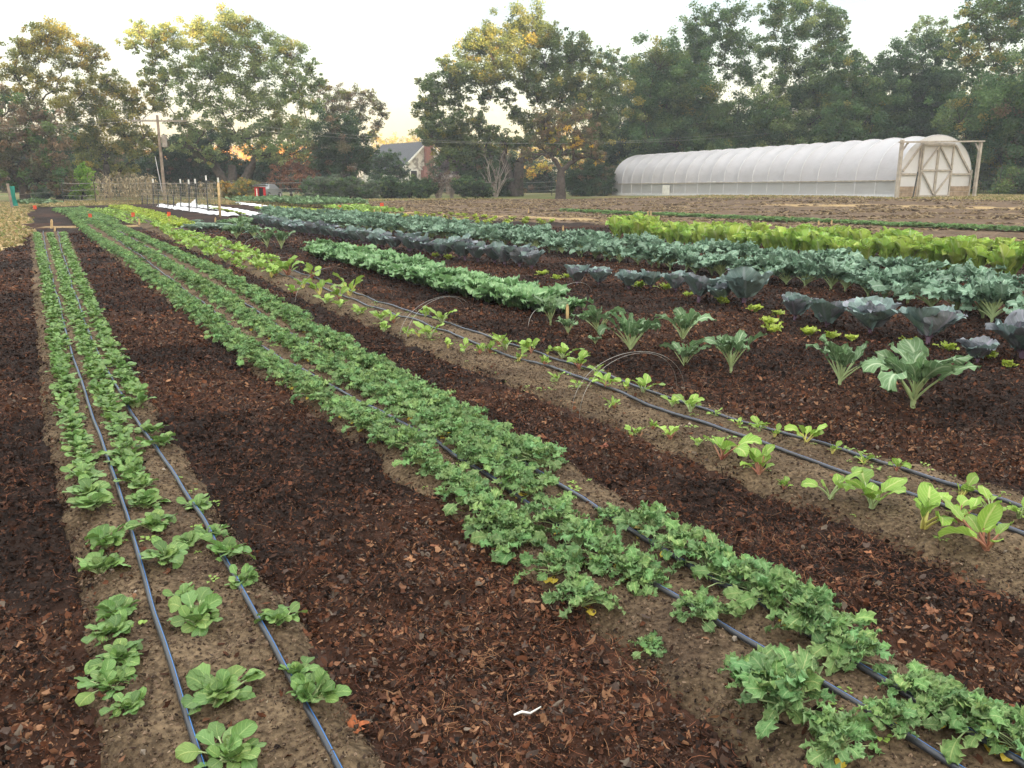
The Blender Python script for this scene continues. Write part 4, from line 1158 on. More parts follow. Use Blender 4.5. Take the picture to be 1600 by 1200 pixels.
def tree(name, label, D, base, blobs, pal, trunk_r=.28, fork=.25, dens=1.0, size=.26, gap=.5, cat='tree', bark='bark', group=None, stems=1, spread=.55, patches=None, lsub=1.0, flat=.75):
    """base=(px, py of the ground under it); blobs=(px, py, radius px[, depth offset m]) outline of the crown as it stands at depth D"""
    zb = float(base_h(0, D)) if D < 60 else .1
    b0 = PD(base[0], base[1], D); x0, y0 = b0.x, D; z0 = float(gz(x0, y0)) - .1
    sc = D / FPX
    B = []
    for q in blobs:
        px, py, r = q[:3]; R = r * sc
        off = q[3] if len(q) > 3 else R_(-spread, spread) * max(R * 2.2, 2.0)
        p = PD(px, py, D + off); B.append((np.array([p.x, p.y, p.z]), R * 1.2 * (D + off) / D))
    root = empty(name, (x0, y0, z0))
    O = np.array([x0, y0, z0])
    tr, cr = MB(), MB()
    top = max(b[0][2] for b in B); fz = z0 + (top - z0) * fork
    nodes = []
    for s_ in range(stems):
        fx = x0 + (0 if stems == 1 else R_(-1, 1) * 1.6); fy = y0 + (0 if stems == 1 else R_(-1, 1))
        P = limb(tr, (x0 + R_(-.2, .2) * (stems > 1), y0, z0 - .2), (fx, fy, fz), trunk_r * 1.35, trunk_r * .85, n=8, wig=.025)
        nodes.append((P[-1], trunk_r * .8)); nodes.append((P[-3], trunk_r * .7))
    for c, R in sorted(B, key=lambda q: np.linalg.norm(q[0] - np.array([x0, y0, fz]))):
        tgt = c - np.array([0, 0, R * .25])
        k = min(range(len(nodes)), key=lambda i: np.linalg.norm(nodes[i][0] - tgt) + max(0, nodes[i][0][2] - tgt[2]) * 2.0)
        s0, r0 = nodes[k]
        r1 = max(r0 * .45, .035)
        P = limb(tr, s0, tgt, r0 * .75, r1, sag=.06)
        nodes.append((P[-1], max(r1, .05))); nodes.append((P[4], r0 * .6))
        # sub clumps
        ns = int((21 + 9 * gap) * lsub)
        for i in range(ns):
            d = rng.normal(0, 1, 3); d /= np.linalg.norm(d)
            cc = c + d * R * (R_(.3, 1.05) if rng.random() < .85 else R_(1.0, 1.4)) * np.array([1, 1, .85])
            if rng.random() < .6: limb(tr, P[-1] if rng.random() < .6 else P[-2], cc, max(r1 * .45, .02), .012, sag=.05, n=4, wig=.1)
            rr = R * R_(.17, .38)
            sz = size * .54
            n = int(9.5 * dens * (rr / sz) ** 2) + 8
            hue = int(rng.integers(0, len(pal)))
            pp = pal
            if patches and rng.random() < patches[1]: pp = patches[0]; hue = int(rng.integers(0, len(pp)))
            leaf_clump(cr, cc, rr, min(n, 380), sz, np.array(pp) * np.array([1.95, 2.1, 1.8]), flat=flat, hue=hue)
    for part in (tr, cr):
        part.V = [v - O for v in part.V]
    tr.build('trunk', MT[bark], root)
    o = cr.build('crown', MT['crown'], root, smooth=False)
    tag(root, label, cat, group)
    return root
def autoblobs(poly_pts, r, n, jit=.3):
    """n blobs of radius ~r spread inside an outline drawn round a crown"""
    xs = [p[0] for p in poly_pts]; ys = [p[1] for p in poly_pts]
    out = []; tries = 0; n = int(n * 1.2); r = r * 1.08
    while len(out) < n and tries < 6000:
        tries += 1
        x = R_(min(xs), max(xs)); y = R_(min(ys), max(ys))
        if not in_poly(np.array([x]), np.array([y]), poly_pts)[0]: continue
        if any(math.hypot(x - a, y - b) < r * (1.05 - tries / 9000) for a, b, _ in out): continue
        out.append((x, y, r * R_(.75, 1.25)))
    return out
# --- left group
tree('maple_tree', "tall golden tree at the far left with a sunlit top", 62, (92, 305),
     [(70,52,22),(48,62,18),(92,62,20),(28,78,20),(62,90,22),(100,92,18),(20,110,16),(40,112,16),(130,75,16),(148,85,14),(140,102,15),(60,125,15),(15,150,18),(88,135,14),(45,150,18)], PAL['gold'], trunk_r=.2, fork=.45, size=.22, dens=.85, gap=.5)
tree('maple_tree', "rusty brown leafed tree standing low at the left edge", 56, (40, 312),
     [(8,170,26),(10,210,26),(5,250,26),(50,180,24),(78,190,20),(45,215,26),(92,215,22),(30,245,24),(75,240,24),(60,275,20),(95,262,18),(105,283,14),(20,280,20),(88,285,16),(-40,200,40),(-45,260,30)], PAL['rust'], trunk_r=.3, fork=.2, size=.22, dens=1.2, patches=(PAL['mix'], .3))
tree('ash_tree', "olive and yellow mottled tree left of the utility pole", 66, (170, 300),
     [(112,160,22),(130,140,20),(150,165,22),(180,140,20),(165,125,15),(200,150,20),(120,190,20),(150,200,24),(185,185,24),(215,175,18),(135,225,20),(165,235,24),(200,215,24),(225,210,18),(215,240,18),(185,265,18),(140,255,16),(235,130,14),(110,215,14),(240,165,14)], PAL['olive'], trunk_r=.28, fork=.3, size=.22, dens=1.05, patches=(PAL['gold'], .35))
tree('silver_maple', "broad pale green tree behind the utility pole, several leaning trunks", 68, (366, 300),
     [(215,48,14),(235,62,16),(255,50,15),(205,70,12),(270,65,18),(245,85,16),(300,45,18),(330,55,22),(360,38,20),(385,48,20),(350,75,24),(395,80,24),(430,60,20),(455,85,20),(310,85,22),(285,110,20),(330,115,26),(375,120,28),(420,115,26),(460,120,22),(485,105,12),(495,130,12),
      (300,150,24),(345,165,26),(390,165,28),(435,160,26),(475,155,20),(260,120,18),(280,185,18),(320,200,20),(370,205,22),(410,205,26),(450,200,26),(480,195,20),(425,240,20),(455,235,22),(400,235,14),(250,150,14),(235,110,12),(480,230,14),(330,240,14),(290,225,14),(495,165,12)], PAL['silver'], trunk_r=.36, fork=.2, size=.25, dens=1.0, stems=3, patches=(PAL['olive'], .14))
tree('walnut_tree', "thin brownish tree leaning right beside the sky gap", 78, (540, 300),
     [(500,140,14),(520,150,16),(545,150,15),(565,160,14),(588,165,12),(598,178,9),(535,175,18),(560,185,14),(590,195,9),(575,150,10),(515,175,16),(582,210,7)], PAL['rust'], trunk_r=.18, fork=.45, size=.2, dens=.7, patches=(PAL['olive'], .35))
tree('holly_tree', "dense dark rounded tree left of the white house", 66, (530, 302),
     [(530,195,24),(515,215,24),(550,210,24),(508,240,22),(540,240,28),(562,235,20),(515,265,20),(550,262,20),(535,215,24),(500,255,14),(568,255,14)], PAL['dark'], trunk_r=.3, fork=.15, size=.2, dens=1.5, patches=(PAL['rust'], .16))
# --- big oak and its neighbours
tree('oak_tree', "huge spreading oak with an orange sunlit crown right of the house", 72, (805, 302),
     [(760,60,22),(790,50,24),(825,45,26),(860,55,22),(895,70,20),(915,88,16),(735,85,24),(770,85,26),(810,80,28),(850,85,28),(885,95,22),(705,105,18),(700,125,22),(735,120,24),(745,190,17),(768,205,16),(722,218,22),(758,228,20),(790,222,18),(805,178,15),(832,192,20),(822,222,20),(862,215,20),(700,225,22),(675,215,18),(880,235,20),(775,120,22),(820,120,24),(860,125,26),(900,120,24),(930,105,14),(668,135,14),(680,150,20),(715,155,18),(662,165,16),
      (690,185,22),(668,195,18),(720,195,16),(880,150,24),(920,145,22),(840,150,18),(790,150,12),(755,150,14),(690,215,22),(715,225,22),(740,235,18),(900,180,22),(935,175,20),(860,180,16),(760,240,16),(940,205,20),(905,215,18),(930,235,18),(700,245,18),(950,130,14)], PAL['oak'], trunk_r=.42, fork=.22, size=.26, dens=1.15, gap=.8, stems=2, patches=(PAL['olive'], .18))
tree('maple_tree', "dark trunked autumn tree with yellow under leaves, right of the oak", 62, (876, 300),
     [(850,205,16),(880,195,18),(910,205,16),(840,225,12),(895,225,14),(925,225,13),(935,245,12),(860,240,9),(905,245,8),(820,240,10),(850,185,16),(900,180,16)], PAL['rust'], trunk_r=.32, fork=.35, size=.2, dens=1.0, patches=(PAL['yellow'], .10))
tree('maple_tree', "small golden tree glowing behind the dark trunk", 86, (930, 300),
     [(905,255,12),(925,262,12),(945,250,12),(960,235,10),(915,280,9),(945,275,10),(850,262,10),(830,270,9),(880,255,8)], PAL['yellow'], trunk_r=.12, fork=.4, size=.2, dens=.8, patches=(PAL['orange'], .3))
# --- right treeline
tree('locust_tree', "airy grey green tree rising just right of the oak", 82, (1000, 300),
     [(945,85,12),(960,92,14),(985,100,14),(970,115,14),(995,118,12),(955,110,10)] + autoblobs([(930,130),(1010,130),(1030,285),(930,285)], 22, 20), PAL['mix'], trunk_r=.22, fork=.4, size=.24, dens=.8, patches=(PAL['olive'], .2))
tree('oak_tree', "tall dark green tree behind the far end of the plastic tunnel", 76, (1060, 302),
     autoblobs([(1010,100),(1050,85),(1090,70),(1110,120),(1110,280),(1000,285)], 24, 30), PAL['mix'], trunk_r=.3, fork=.25, size=.26, dens=1.0, patches=(PAL['olive'], .12))
tree('oak_tree', "high rounded tree crown left of the highest one above the tunnel", 78, (1140, 300),
     [(1090,40,20),(1110,30,18),(1135,25,22),(1150,45,24),(1100,65,20),(1130,70,20),(1165,75,20),(1095,95,18),(1150,105,20),(1175,115,20)] + autoblobs([(1080,170),(1190,165),(1190,280),(1070,280)], 24, 20), PAL['mix'], trunk_r=.3, fork=.35, size=.26, dens=.95)
tree('oak_tree', "highest tree crown above the middle of the plastic tunnel", 74, (1245, 300),
     [(1215,8,22),(1250,2,24),(1285,15,22),(1300,45,22),(1210,40,22),(1245,40,26),(1275,65,26),(1230,85,22),(1200,80,18),(1315,30,12),(1318,60,10),(1290,90,22),(1260,110,22),(1220,120,20)] + autoblobs([(1190,140),(1300,130),(1310,215),(1300,280),(1190,280)], 26, 20), PAL['mix'], trunk_r=.34, fork=.35, size=.26, dens=1.0, patches=(PAL['silver'], .3))
tree('oak_tree', "lower dark tree between the highest crown and the dip in the treeline", 70, (1330, 300),
     [(1310,95,18),(1335,90,18),(1345,110,16),(1320,125,22),(1345,145,20)] + autoblobs([(1290,140),(1370,150),(1380,280),(1290,280)], 24, 18), PAL['mix'], trunk_r=.3, fork=.25, size=.25, dens=1.15, patches=(PAL['olive'], .10))
tree('maple_tree', "rounded dark green tree behind the tunnel door end", 72, (1425, 300),
     [(1375,105,16),(1400,95,20),(1430,80,22),(1460,75,20),(1485,80,16),(1390,125,22),(1425,115,26),(1465,110,24)] + autoblobs([(1365,140),(1490,130),(1495,280),(1370,280)], 26, 26), PAL['dark'], trunk_r=.3, fork=.25, size=.25, dens=1.2, patches=(PAL['mix'], .5))
tree('pine_tree', "thin wispy tree top standing in the dip at upper right", 84, (1440, 300),
     [(1430,45,10),(1445,35,10),(1455,55,12),(1470,45,12),(1440,65,12),(1475,35,8),(1425,60,8)], PAL['silver'], trunk_r=.16, fork=.8, size=.22, dens=.6)
tree('maple_tree', "tall yellowing tree at the upper right corner", 64, (1570, 302),
     [(1510,45,20),(1500,70,18),(1530,20,22),(1560,5,24),(1590,10,26),(1545,55,24),(1580,50,26),(1610,40,26),(1520,85,20),(1555,95,24),(1595,90,26),(1530,120,22),(1575,130,26),(1610,140,24),(1545,155,22)] + autoblobs([(1500,165),(1640,160),(1640,285),(1500,285)], 28, 22), PAL['mix'], trunk_r=.36, fork=.3, size=.25, dens=.95, patches=(PAL['gold'], .22))
tree('maple_tree', "leafy tree filling the right edge behind the door frame", 58, (1650, 305), autoblobs([(1600,120),(1760,60),(1800,290),(1590,285)], 34, 26), PAL['mix'], trunk_r=.3, fork=.25, size=.24, dens=1.0, patches=(PAL['rust'], .2))
# understory behind the tunnel and left
for i, (px, w, lb) in enumerate(((985, 45, "dark bushy young tree behind the closed end of the tunnel"), (1130, 70, "low leafy understory tree behind the tunnel left of its middle"), (1260, 70, "low leafy understory tree behind the middle of the tunnel"), (1390, 70, "low leafy understory tree just behind the tunnel door end"), (1545, 60, "low grey green understory tree right of the tunnel"), (1620, 50, "low leafy tree at the right edge beyond the grass"))):
    tree('young_tree', lb, 80 - 3 * (i % 2), (px, 302), autoblobs([(px - w, 225), (px + w, 215), (px + w, 298), (px - w, 298)], 18, 20), PAL['mix'] if i % 2 else PAL['dark'], trunk_r=.12, fork=.2, size=.24, dens=.95, patches=(PAL['yellow'], .06))
for i, (px, w, top) in enumerate(((-30,45,225),(40,40,235),(75,35,240),(170,38,240),(225,30,248),(300,30,250),(345,26,255),(425,26,250),(500,34,240),(715,26,255),(745,36,240),(800,30,255),(835,24,262),(915,26,268),(950,30,252),(1010,34,235))):
    tree('background_bush', "dark understory bush in the thicket behind the field trees", 92 + 4 * (i % 3), (px, 297), autoblobs([(px - w, top), (px + w, top + 6), (px + w, 298), (px - w, 298)], 13, 18), PAL['dark'], trunk_r=.08, fork=.2, size=.26, dens=1.2, cat='bush', group="dark understory bushes behind the field trees", patches=(PAL['rust'], .25))
for px, w, top, lb in ((110, 40, 225, "dark bushy evergreen behind the lime green cone shrub"), (270, 34, 225, "dark shrubby tree right of the pole foot"), (320, 34, 215, "dark shrubby tree in front of the leaning trunks"), (400, 25, 262, "low dark bush behind the red stand"), (210, 40, 262, "brownish low bush behind the dried corn"), (770, 40, 262, "dark low bush between house and oak trunk"), (925, 24, 268, "round dark bush left of the tunnel")):
    tree('evergreen_bush', lb, 72, (px, 302), autoblobs([(px - w, top), (px + w, top), (px + w, 300), (px - w, 300)], 14, 16), PAL['dark'], trunk_r=.1, fork=.2, size=.2, dens=1.2, cat='bush', patches=(PAL['rust'], .15))
tree('cedar_shrub', "bright lime green cone shaped shrub behind the wire fence", 60, (128, 308),
     [(128,260,5,0),(122,270,9,0),(136,272,9,0),(128,280,12,0),(115,286,9,0),(143,287,10,0),(130,294,12,0),(118,300,9,0),(142,300,9,0)], PAL['lime'], trunk_r=.08, fork=.15, size=.14, dens=1.6, cat='shrub')
tree('dogwood_tree', "small russet red tree behind the red stand", 66, (455, 306),
     [(440,265,12),(455,255,12),(470,262,12),(485,270,11),(450,280,12),(475,283,12),(430,280,10),(492,285,8),(460,293,10)], [(.16,.07,.05),(.22,.11,.07),(.12,.06,.045)], trunk_r=.1, fork=.3, size=.18, dens=.9)
tree('plum_tree', "dark purple leafed tree right of the brick chimney", 84, (720, 300),
     [(695,258,10),(712,255,14),(732,262,14),(705,275,12),(725,282,12),(745,275,10),(692,280,8)], PAL['plum'], trunk_r=.12, fork=.3, size=.2, dens=1.0)
# blue grey shrubs along the fence
for px, py, r, lb in ((70,300,16,"grey green mound shaped shrub behind the left fence"), (105,302,14,"grey green shrub right of the mound near the left fence"), (490,290,15,"blue grey shrub right of the red stand"), (520,285,17,"blue grey shrub with a rounded top beneath the dark tree"), (548,290,16,"blue grey shrub in the middle of the hedge"), (578,293,15,"blue grey shrub at the right end of the hedge"),
                      (612,285,14,"dark green bush in front of the dark roof"), (640,288,14,"dark green bush left of the brick chimney foot"), (665,290,13,"dark green bush under the brick chimney"), (725,288,14,"dark green bush right of the pale branching shrub"), (755,292,12,"brown grey bush left of the small cone")):
    tree('shrub', lb, 62, (px, 309), [(px + R_(-r, r) * .9, R_(py - r * .5, 307), r * .55) for _ in range(16)], PAL['blue'] if px < 600 and px > 400 or px < 200 else PAL['dark'], trunk_r=.05, fork=.2, size=.13, dens=1.3, cat='shrub', patches=(PAL['mix'], .3))
for px, lb in ((360,"orange flowered bushy plants left of the red stand, left half"), (385,"orange flowered bushy plants touching the red stand")):
    tree('flower_bush', lb, 58, (px, 311), [(px + R_(-16, 16), 294 + R_(-8, 12), 8) for _ in range(14)], [(.12,.11,.045),(.16,.12,.05),(.10,.12,.05)], trunk_r=.03, fork=.2, size=.11, dens=1.1, cat='bush', patches=([(.26,.14,.035),(.28,.18,.04)], .25))
# bare pale branching shrubs
def bare_shrub(px, py, D, hpx, wpx, label, n=26, mat='palebark', leaves=0):
    b = PD(px, py, D); z = float(gz(b.x, D)); root = empty('bare_shrub', (b.x, D, z))
    m = MB(); lf = MB(); sc = D / FPX
    for i in range(n):
        dx = R_(-1, 1) * wpx * sc; dy = R_(-1, 1) * wpx * sc * .6; h = hpx * sc * R_(.5, 1.0)
        P = limb(m, (R_(-.1, .1), R_(-.1, .1), -.1), (dx, dy, h), .035, .008, n=6, wig=.08, sag=.05)
        for k in range(3):
            q = P[rng.integers(2, 6)]; e_ = q + np.array([R_(-.5, .5), R_(-.5, .5), R_(.1, .7)]) * hpx * sc * .25
            limb(m, q, e_, .014, .005, n=4, wig=.1)
            if leaves and rng.random() < leaves: leaf_clump(lf, e_, .22, 14, .11, PAL['bare'])
    m.build('branches', MT[mat], root)
    if lf.n: lf.build('leaves', MT['crown'], root, smooth=False)
    tag(root, label, 'shrub')
bare_shrub(685, 311, 62, 42, 16, "pale bare branching shrub in front of the brick chimney", leaves=.7)
bare_shrub(706, 311, 62, 40, 10, "pale bare stemmed shrub just right of the chimney shrub", n=16, leaves=.4)
bare_shrub(545, 300, 66, 60, 20, "bare upright twiggy shrub in front of the dark rounded tree", n=14, mat='bark')
bare_shrub(775, 304, 68, 70, 26, "leafless pale twiggy tree left of the oak trunk", n=16, leaves=.2)
tree('cedar_tree', "dark small tree covering the left part of the house roof", 84, (605, 300), [(600,252,11),(612,243,10),(622,256,11),(592,262,12),(608,268,13),(585,275,12),(622,275,12),(600,283,13),(630,270,8),(582,250,8)], PAL['dark'], trunk_r=.12, fork=.25, size=.2, dens=1.2, patches=(PAL['mix'], .4))
# far sunlit wood seen through the gaps
FG = "sunlit far trees seen through the gaps"
for i, px in enumerate(list(range(200, 480, 34)) + list(range(600, 1300, 60))):
    top = 232 if px < 480 else (212 if px < 700 else 225)
    if px in (600,): top = 210
    D = 175 + 14 * (i % 3)
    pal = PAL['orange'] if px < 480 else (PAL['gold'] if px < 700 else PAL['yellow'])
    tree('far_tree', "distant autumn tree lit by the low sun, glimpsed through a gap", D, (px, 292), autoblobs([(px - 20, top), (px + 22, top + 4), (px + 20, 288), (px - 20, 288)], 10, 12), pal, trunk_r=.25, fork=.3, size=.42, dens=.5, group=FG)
# the wood behind the camera, which keeps the field in evening shade
def wood_behind():
    m = MB(); sx = math.sin(SUN_AZ); 
    k = 0
    for row_ in range(6):
        for u in np.arange(-260, 200, 7.0):
            x = u + R_(-2, 2) + 25; y = -105 - row_ * 9 + R_(-2, 2); hgt = R_(.9, 1.05) * (SHADE_H + (2.4 if x < 27 else .4) + 8 * float(sstep(46, 56, x)))
            m.tube([(x, y, 0), (x + R_(-1, 1), y, hgt * .6)], [.4, .2], 6, col=(.08, .065, .05))
            for c_ in range(15):
                zc = R_(.12, .93) * hgt
                w_ = 5.2 * math.sin(PI * min(1, zc / hgt * .82 + .15)) + .8
                leaf_clump(m, (x + R_(-1, 1) * w_ * .7, y + R_(-1, 1) * w_ * .5, zc), R_(2.2, 3.4), 70, 2.0, PAL['oak'], flat=.8)
    tag(m.build('woodland', MT['crown'], smooth=False), "tall wood on the near side of the field, shading it at sunset", kind='stuff')
SHADE_H = 23.3
HAZE = 0.0011
wood_behind()

# ------------------------------------------------------------------ plastic covered tunnel
def film_mat(name, col, tr=.3, rough=.35):
    m, nt, out = mat_new(name); Lk = nt.links.new
    b = N(nt, "ShaderNodeBsdfPrincipled"); b.inputs['Roughness'].default_value = rough; b.inputs['Specular IOR Level'].default_value = .35
    tc = N(nt, "ShaderNodeTexCoord"); no = N(nt, "ShaderNodeTexNoise"); no.inputs['Scale'].default_value = .7; no.inputs['Detail'].default_value = 8
    Lk(tc.outputs['Object'], no.inputs['Vector'])
    r = N(nt, "ShaderNodeValToRGB"); Lk(no.outputs[0], r.inputs[0]); e = r.color_ramp.elements
    e[0].position = .3; e[0].color = tuple(c * .88 for c in col) + (1,); e[1].position = .7; e[1].color = (*col, 1)
    Lk(r.outputs[0], b.inputs['Base Color'])
    n2 = N(nt, "ShaderNodeTexNoise"); n2.inputs['Scale'].default_value = 2.5; n2.inputs['Detail'].default_value = 5; n2.inputs['Distortion'].default_value = 1
    Lk(tc.outputs['Object'], n2.inputs['Vector'])
    bp = N(nt, "ShaderNodeBump"); bp.inputs['Strength'].default_value = .5; bp.inputs['Distance'].default_value = .06
    Lk(n2.outputs[0], bp.inputs['Height']); Lk(bp.outputs[0], b.inputs['Normal'])
    t = N(nt, "ShaderNodeBsdfTranslucent"); Lk(r.outputs[0], t.inputs[0])
    ms = N(nt, "ShaderNodeMixShader"); ms.inputs[0].default_value = tr
    Lk(b.outputs[0], ms.inputs[1]); Lk(t.outputs[0], ms.inputs[2]); Lk(ms.outputs[0], out.inputs[0]); return m
MT['film'] = film_mat("greenhouse_film", (.66, .65, .68), .35)
MT['film_side'] = film_mat("side_curtain_film", (.58, .58, .58), .35)
MT['film_end'] = film_mat("end_wall_film", (.80, .79, .79), .2)
MT['rib'] = simple("tunnel_rib", (.66, .66, .68), .5, var=.1)
MT['plank'] = simple("raw_plank", (.36, .27, .19), .8, scale=5, var=.3)
def tunnel():
    A = np.array(PD(1400, 308, 46)[:2]); Bf = np.array(PD(957, 306, 72)[:2])
    Ld = Bf - A; Ln = np.linalg.norm(Ld); ex = Ld / Ln; ey = np.array([-ex[1], ex[0]]) * -1   # across, to the right
    if ey[0] < 0: ey = -ey
    W, H = 5.7, 3.3
    z0 = float(base_h(*A)); z1 = z0 - (z0 - float(base_h(*Bf))) * 1.0
    rise = z1 - z0
    root = empty('plastic_tunnel', (A[0], A[1], z0))
    def pt(l, a, h): p = ex * l + ey * a; return [p[0], p[1], h + rise * l / Ln]
    side_h = .92
    def arch(n=28, k=1.0, start=side_h):
        # straight-ish low sides and a round roof
        th = np.linspace(0, PI, n); out = []
        for t in th:
            a = W / 2 - (W / 2) * math.cos(t) * 1.0
            out.append((a, start + (H - start) * math.sin(t) ** .86))
        return out
    prof = arch()
    nb = 20; xs = np.linspace(0, Ln, nb * 6 + 1)
    m = MB(); V = []
    for l in xs:
        bay = (l / Ln * nb) % 1
        sagk = math.sin(PI * bay) * .035
        for a, h in prof:
            c = np.array([W / 2, side_h]); d = np.array([a, h]) - c
            V.append(pt(l, *(c + d * (1 - sagk * 1.0))))
    n = len(prof); k = len(xs); i = np.arange(k - 1)[:, None] * n; j = np.arange(n - 1)[None]
    m.add(V, np.stack([i + j, i + j + 1, i + n + j + 1, i + n + j], -1).reshape(-1, 4)); m.build('roof_film', MT['film'], root)
    # ribs under the film, standing 2 cm proud
    for q in range(nb + 1):
        r = MB(); l = Ln * q / nb
        P = [pt(l, W / 2 + (a - W / 2) * 1.004, side_h + (h - side_h) * 1.004) for a, h in prof]
        for s_ in (0, W): pass
        P = [pt(l, -.03, -.1)] + P + [pt(l, W + .03, -.1)]
        r.tube(P, .022, 6); r.build('rib', MT['rib'], root)
    # side curtains
    for sd_, nm in ((0, 1), (W, -1)):
        m = MB(); V = []
        hs = np.linspace(0, side_h, 5)
        for l in xs:
            bay = (l / Ln * nb) % 1
            for h in hs: V.append(pt(l, sd_ + nm * (.0 + .05 * math.sin(PI * bay) * math.sin(PI * h / side_h)), h))
        n = 5; i = np.arange(k - 1)[:, None] * n; j = np.arange(n - 1)[None]
        m.add(V, np.stack([i + j, i + j + 1, i + n + j + 1, i + n + j], -1).reshape(-1, 4)); m.build('side_curtain', MT['film_side'], root)
        r = MB(); r.bar(pt(0, sd_ - nm * .05, side_h), pt(Ln, sd_ - nm * .05, side_h), .05, .06); r.build('hip_board', MT['palewood'], root, smooth=False)
        r = MB(); r.bar(pt(0, sd_ - nm * .06, .09), pt(Ln, sd_ - nm * .06, .09), .05, .2); r.build('base_board', MT['rib'], root, smooth=False)
    # white patches and clips on the curtain
    pa = MB()
    l0 = Ln * .73; pa.box(pt(l0, -.085, .42), (.9, .012, .75), np.c_[[*ex, 0], [*ey, 0], [0, 0, 1]]); pa.build('vent_patch', MT['white'], root, smooth=False)
    cl = MB()
    for q in range(46):
        l = R_(Ln * .3, Ln * .85); cl.box(pt(l, -.045 if q < 34 else .2, side_h + .08 + (R_(.1, .5) if q >= 34 else 0)), (R_(.05, .2), .02, .05), np.c_[[*ex, 0], [*ey, 0], [0, 0, 1]])
    cl.build('film_clips', MT['white'], root, smooth=False)
    # end wall
    def end(l, out, doors):
        e = MB(); V = [pt(l, W / 2, 0.02)]
        pr = [(0, 0)] + prof + [(W, 0)]
        for a, h in pr: V.append(pt(l, a, h))
        e.add(V, [[0, i + 1, i + 2] for i in range(len(pr) - 1)])
        e.build('end_wall_film', MT['film_end'], root)
        if not doors: return
        def b_(a0, h0, a1, h1, w=.1, d=.06, lift=.06): 
            f = MB(); f.bar(pt(l - lift, a0, h0), pt(l - lift, a1, h1), w, d, up=(*ex, 0)); return f
        fr = MB()
        for q in ((1.45, 0, 1.45, 2.9), (3.98, 0, 3.98, 2.9), (1.45, 2.85, 3.98, 2.85), (.15, 1.25, 1.45, 1.25), (3.98, 1.25, 5.55, 1.25), (.25, 1.4, 1.42, 2.75), (5.5, 1.35, 4.1, 2.8), (.06, 0, .06, 1.5), (W - .06, 0, W - .06, 1.5)):
            fr.merge(b_(*q, w=.10))
        fr.build('end_frame', MT['palewood'], root, smooth=False)
        for a0 in (1.55, 2.76):
            a1 = a0 + 1.15
            door = MB(); door.add([pt(l - .09, a0, .06), pt(l - .09, a1, .06), pt(l - .09, a1, 2.80), pt(l - .09, a0, 2.80)], [[0, 1, 2, 3]])
            dd = door.build('door', MT['film_end'], root)
            f = MB()
            for q in ((a0, .05, a0, 2.81), (a1, .05, a1, 2.81), (a0, 2.76, a1, 2.76), (a0, .1, a1, .1), (a0, 1.45, a1, 1.45)): f.merge(b_(*q, w=.09, lift=.125))
            if a0 < 2: f.merge(b_(a0, 1.5, a1, 2.72, w=.07, lift=.16)); f.merge(b_(a0, 1.4, a1, .15, w=.07, lift=.16))
            else: f.merge(b_(a1, 1.5, a0, 2.72, w=.07, lift=.16)); f.merge(b_(a1, 1.4, a0, .15, w=.07, lift=.16))
            f.build('door_frame', MT['palewood'], dd, smooth=False)
        for a0, a1 in ((.12, 1.38), (4.06, 5.58)):
            f = MB(); c = (a0 + a1) / 2
            for q in range(2): f.box(pt(l - .075 - q * .006, c, .16 + q * .30), (a1 - a0, .03, .29), np.c_[[*ey, 0], [*ex, 0], [0, 0, 1]])
            f.build('kick_board', MT['plank'], root, smooth=False)
    end(0, -1, True); end(Ln, 1, False)
    # the tall sliding-door gantry standing in front of the end wall
    f = MB(); o_ = -.45
    for a in (-.5, W - .12):
        f.bar(pt(o_, a, -.2), pt(o_, a, 2.98), .15, .15, up=(*ex, 0))
    f.bar(pt(o_, -.62, 2.86), pt(o_, W + .05, 3.02), .26, .08, up=(0, 0, 1))
    f.bar(pt(o_, -.45, 2.4), pt(o_, -.05, 2.85), .08, .06, up=(*ex, 0)); f.bar(pt(o_, W - .15, 2.45), pt(o_, W - .55, 2.9), .08, .06, up=(*ex, 0))
    f.build('door_gantry', MT['palewood'], root, smooth=False)
    tag(root, "long white plastic covered growing tunnel with wooden double doors", 'greenhouse')
    s_ = MB(); q0 = pt(-.9, .2, 0); s_.tube([(q0[0], q0[1], 0), (q0[0] + .12, q0[1], 1.35)], .035, 6)
    tag(s_.build('steel_post', MT['steel'], loc=(A[0], A[1], z0)), "dark leaning steel post in front of the tunnel door frame", 'post')
tunnel()

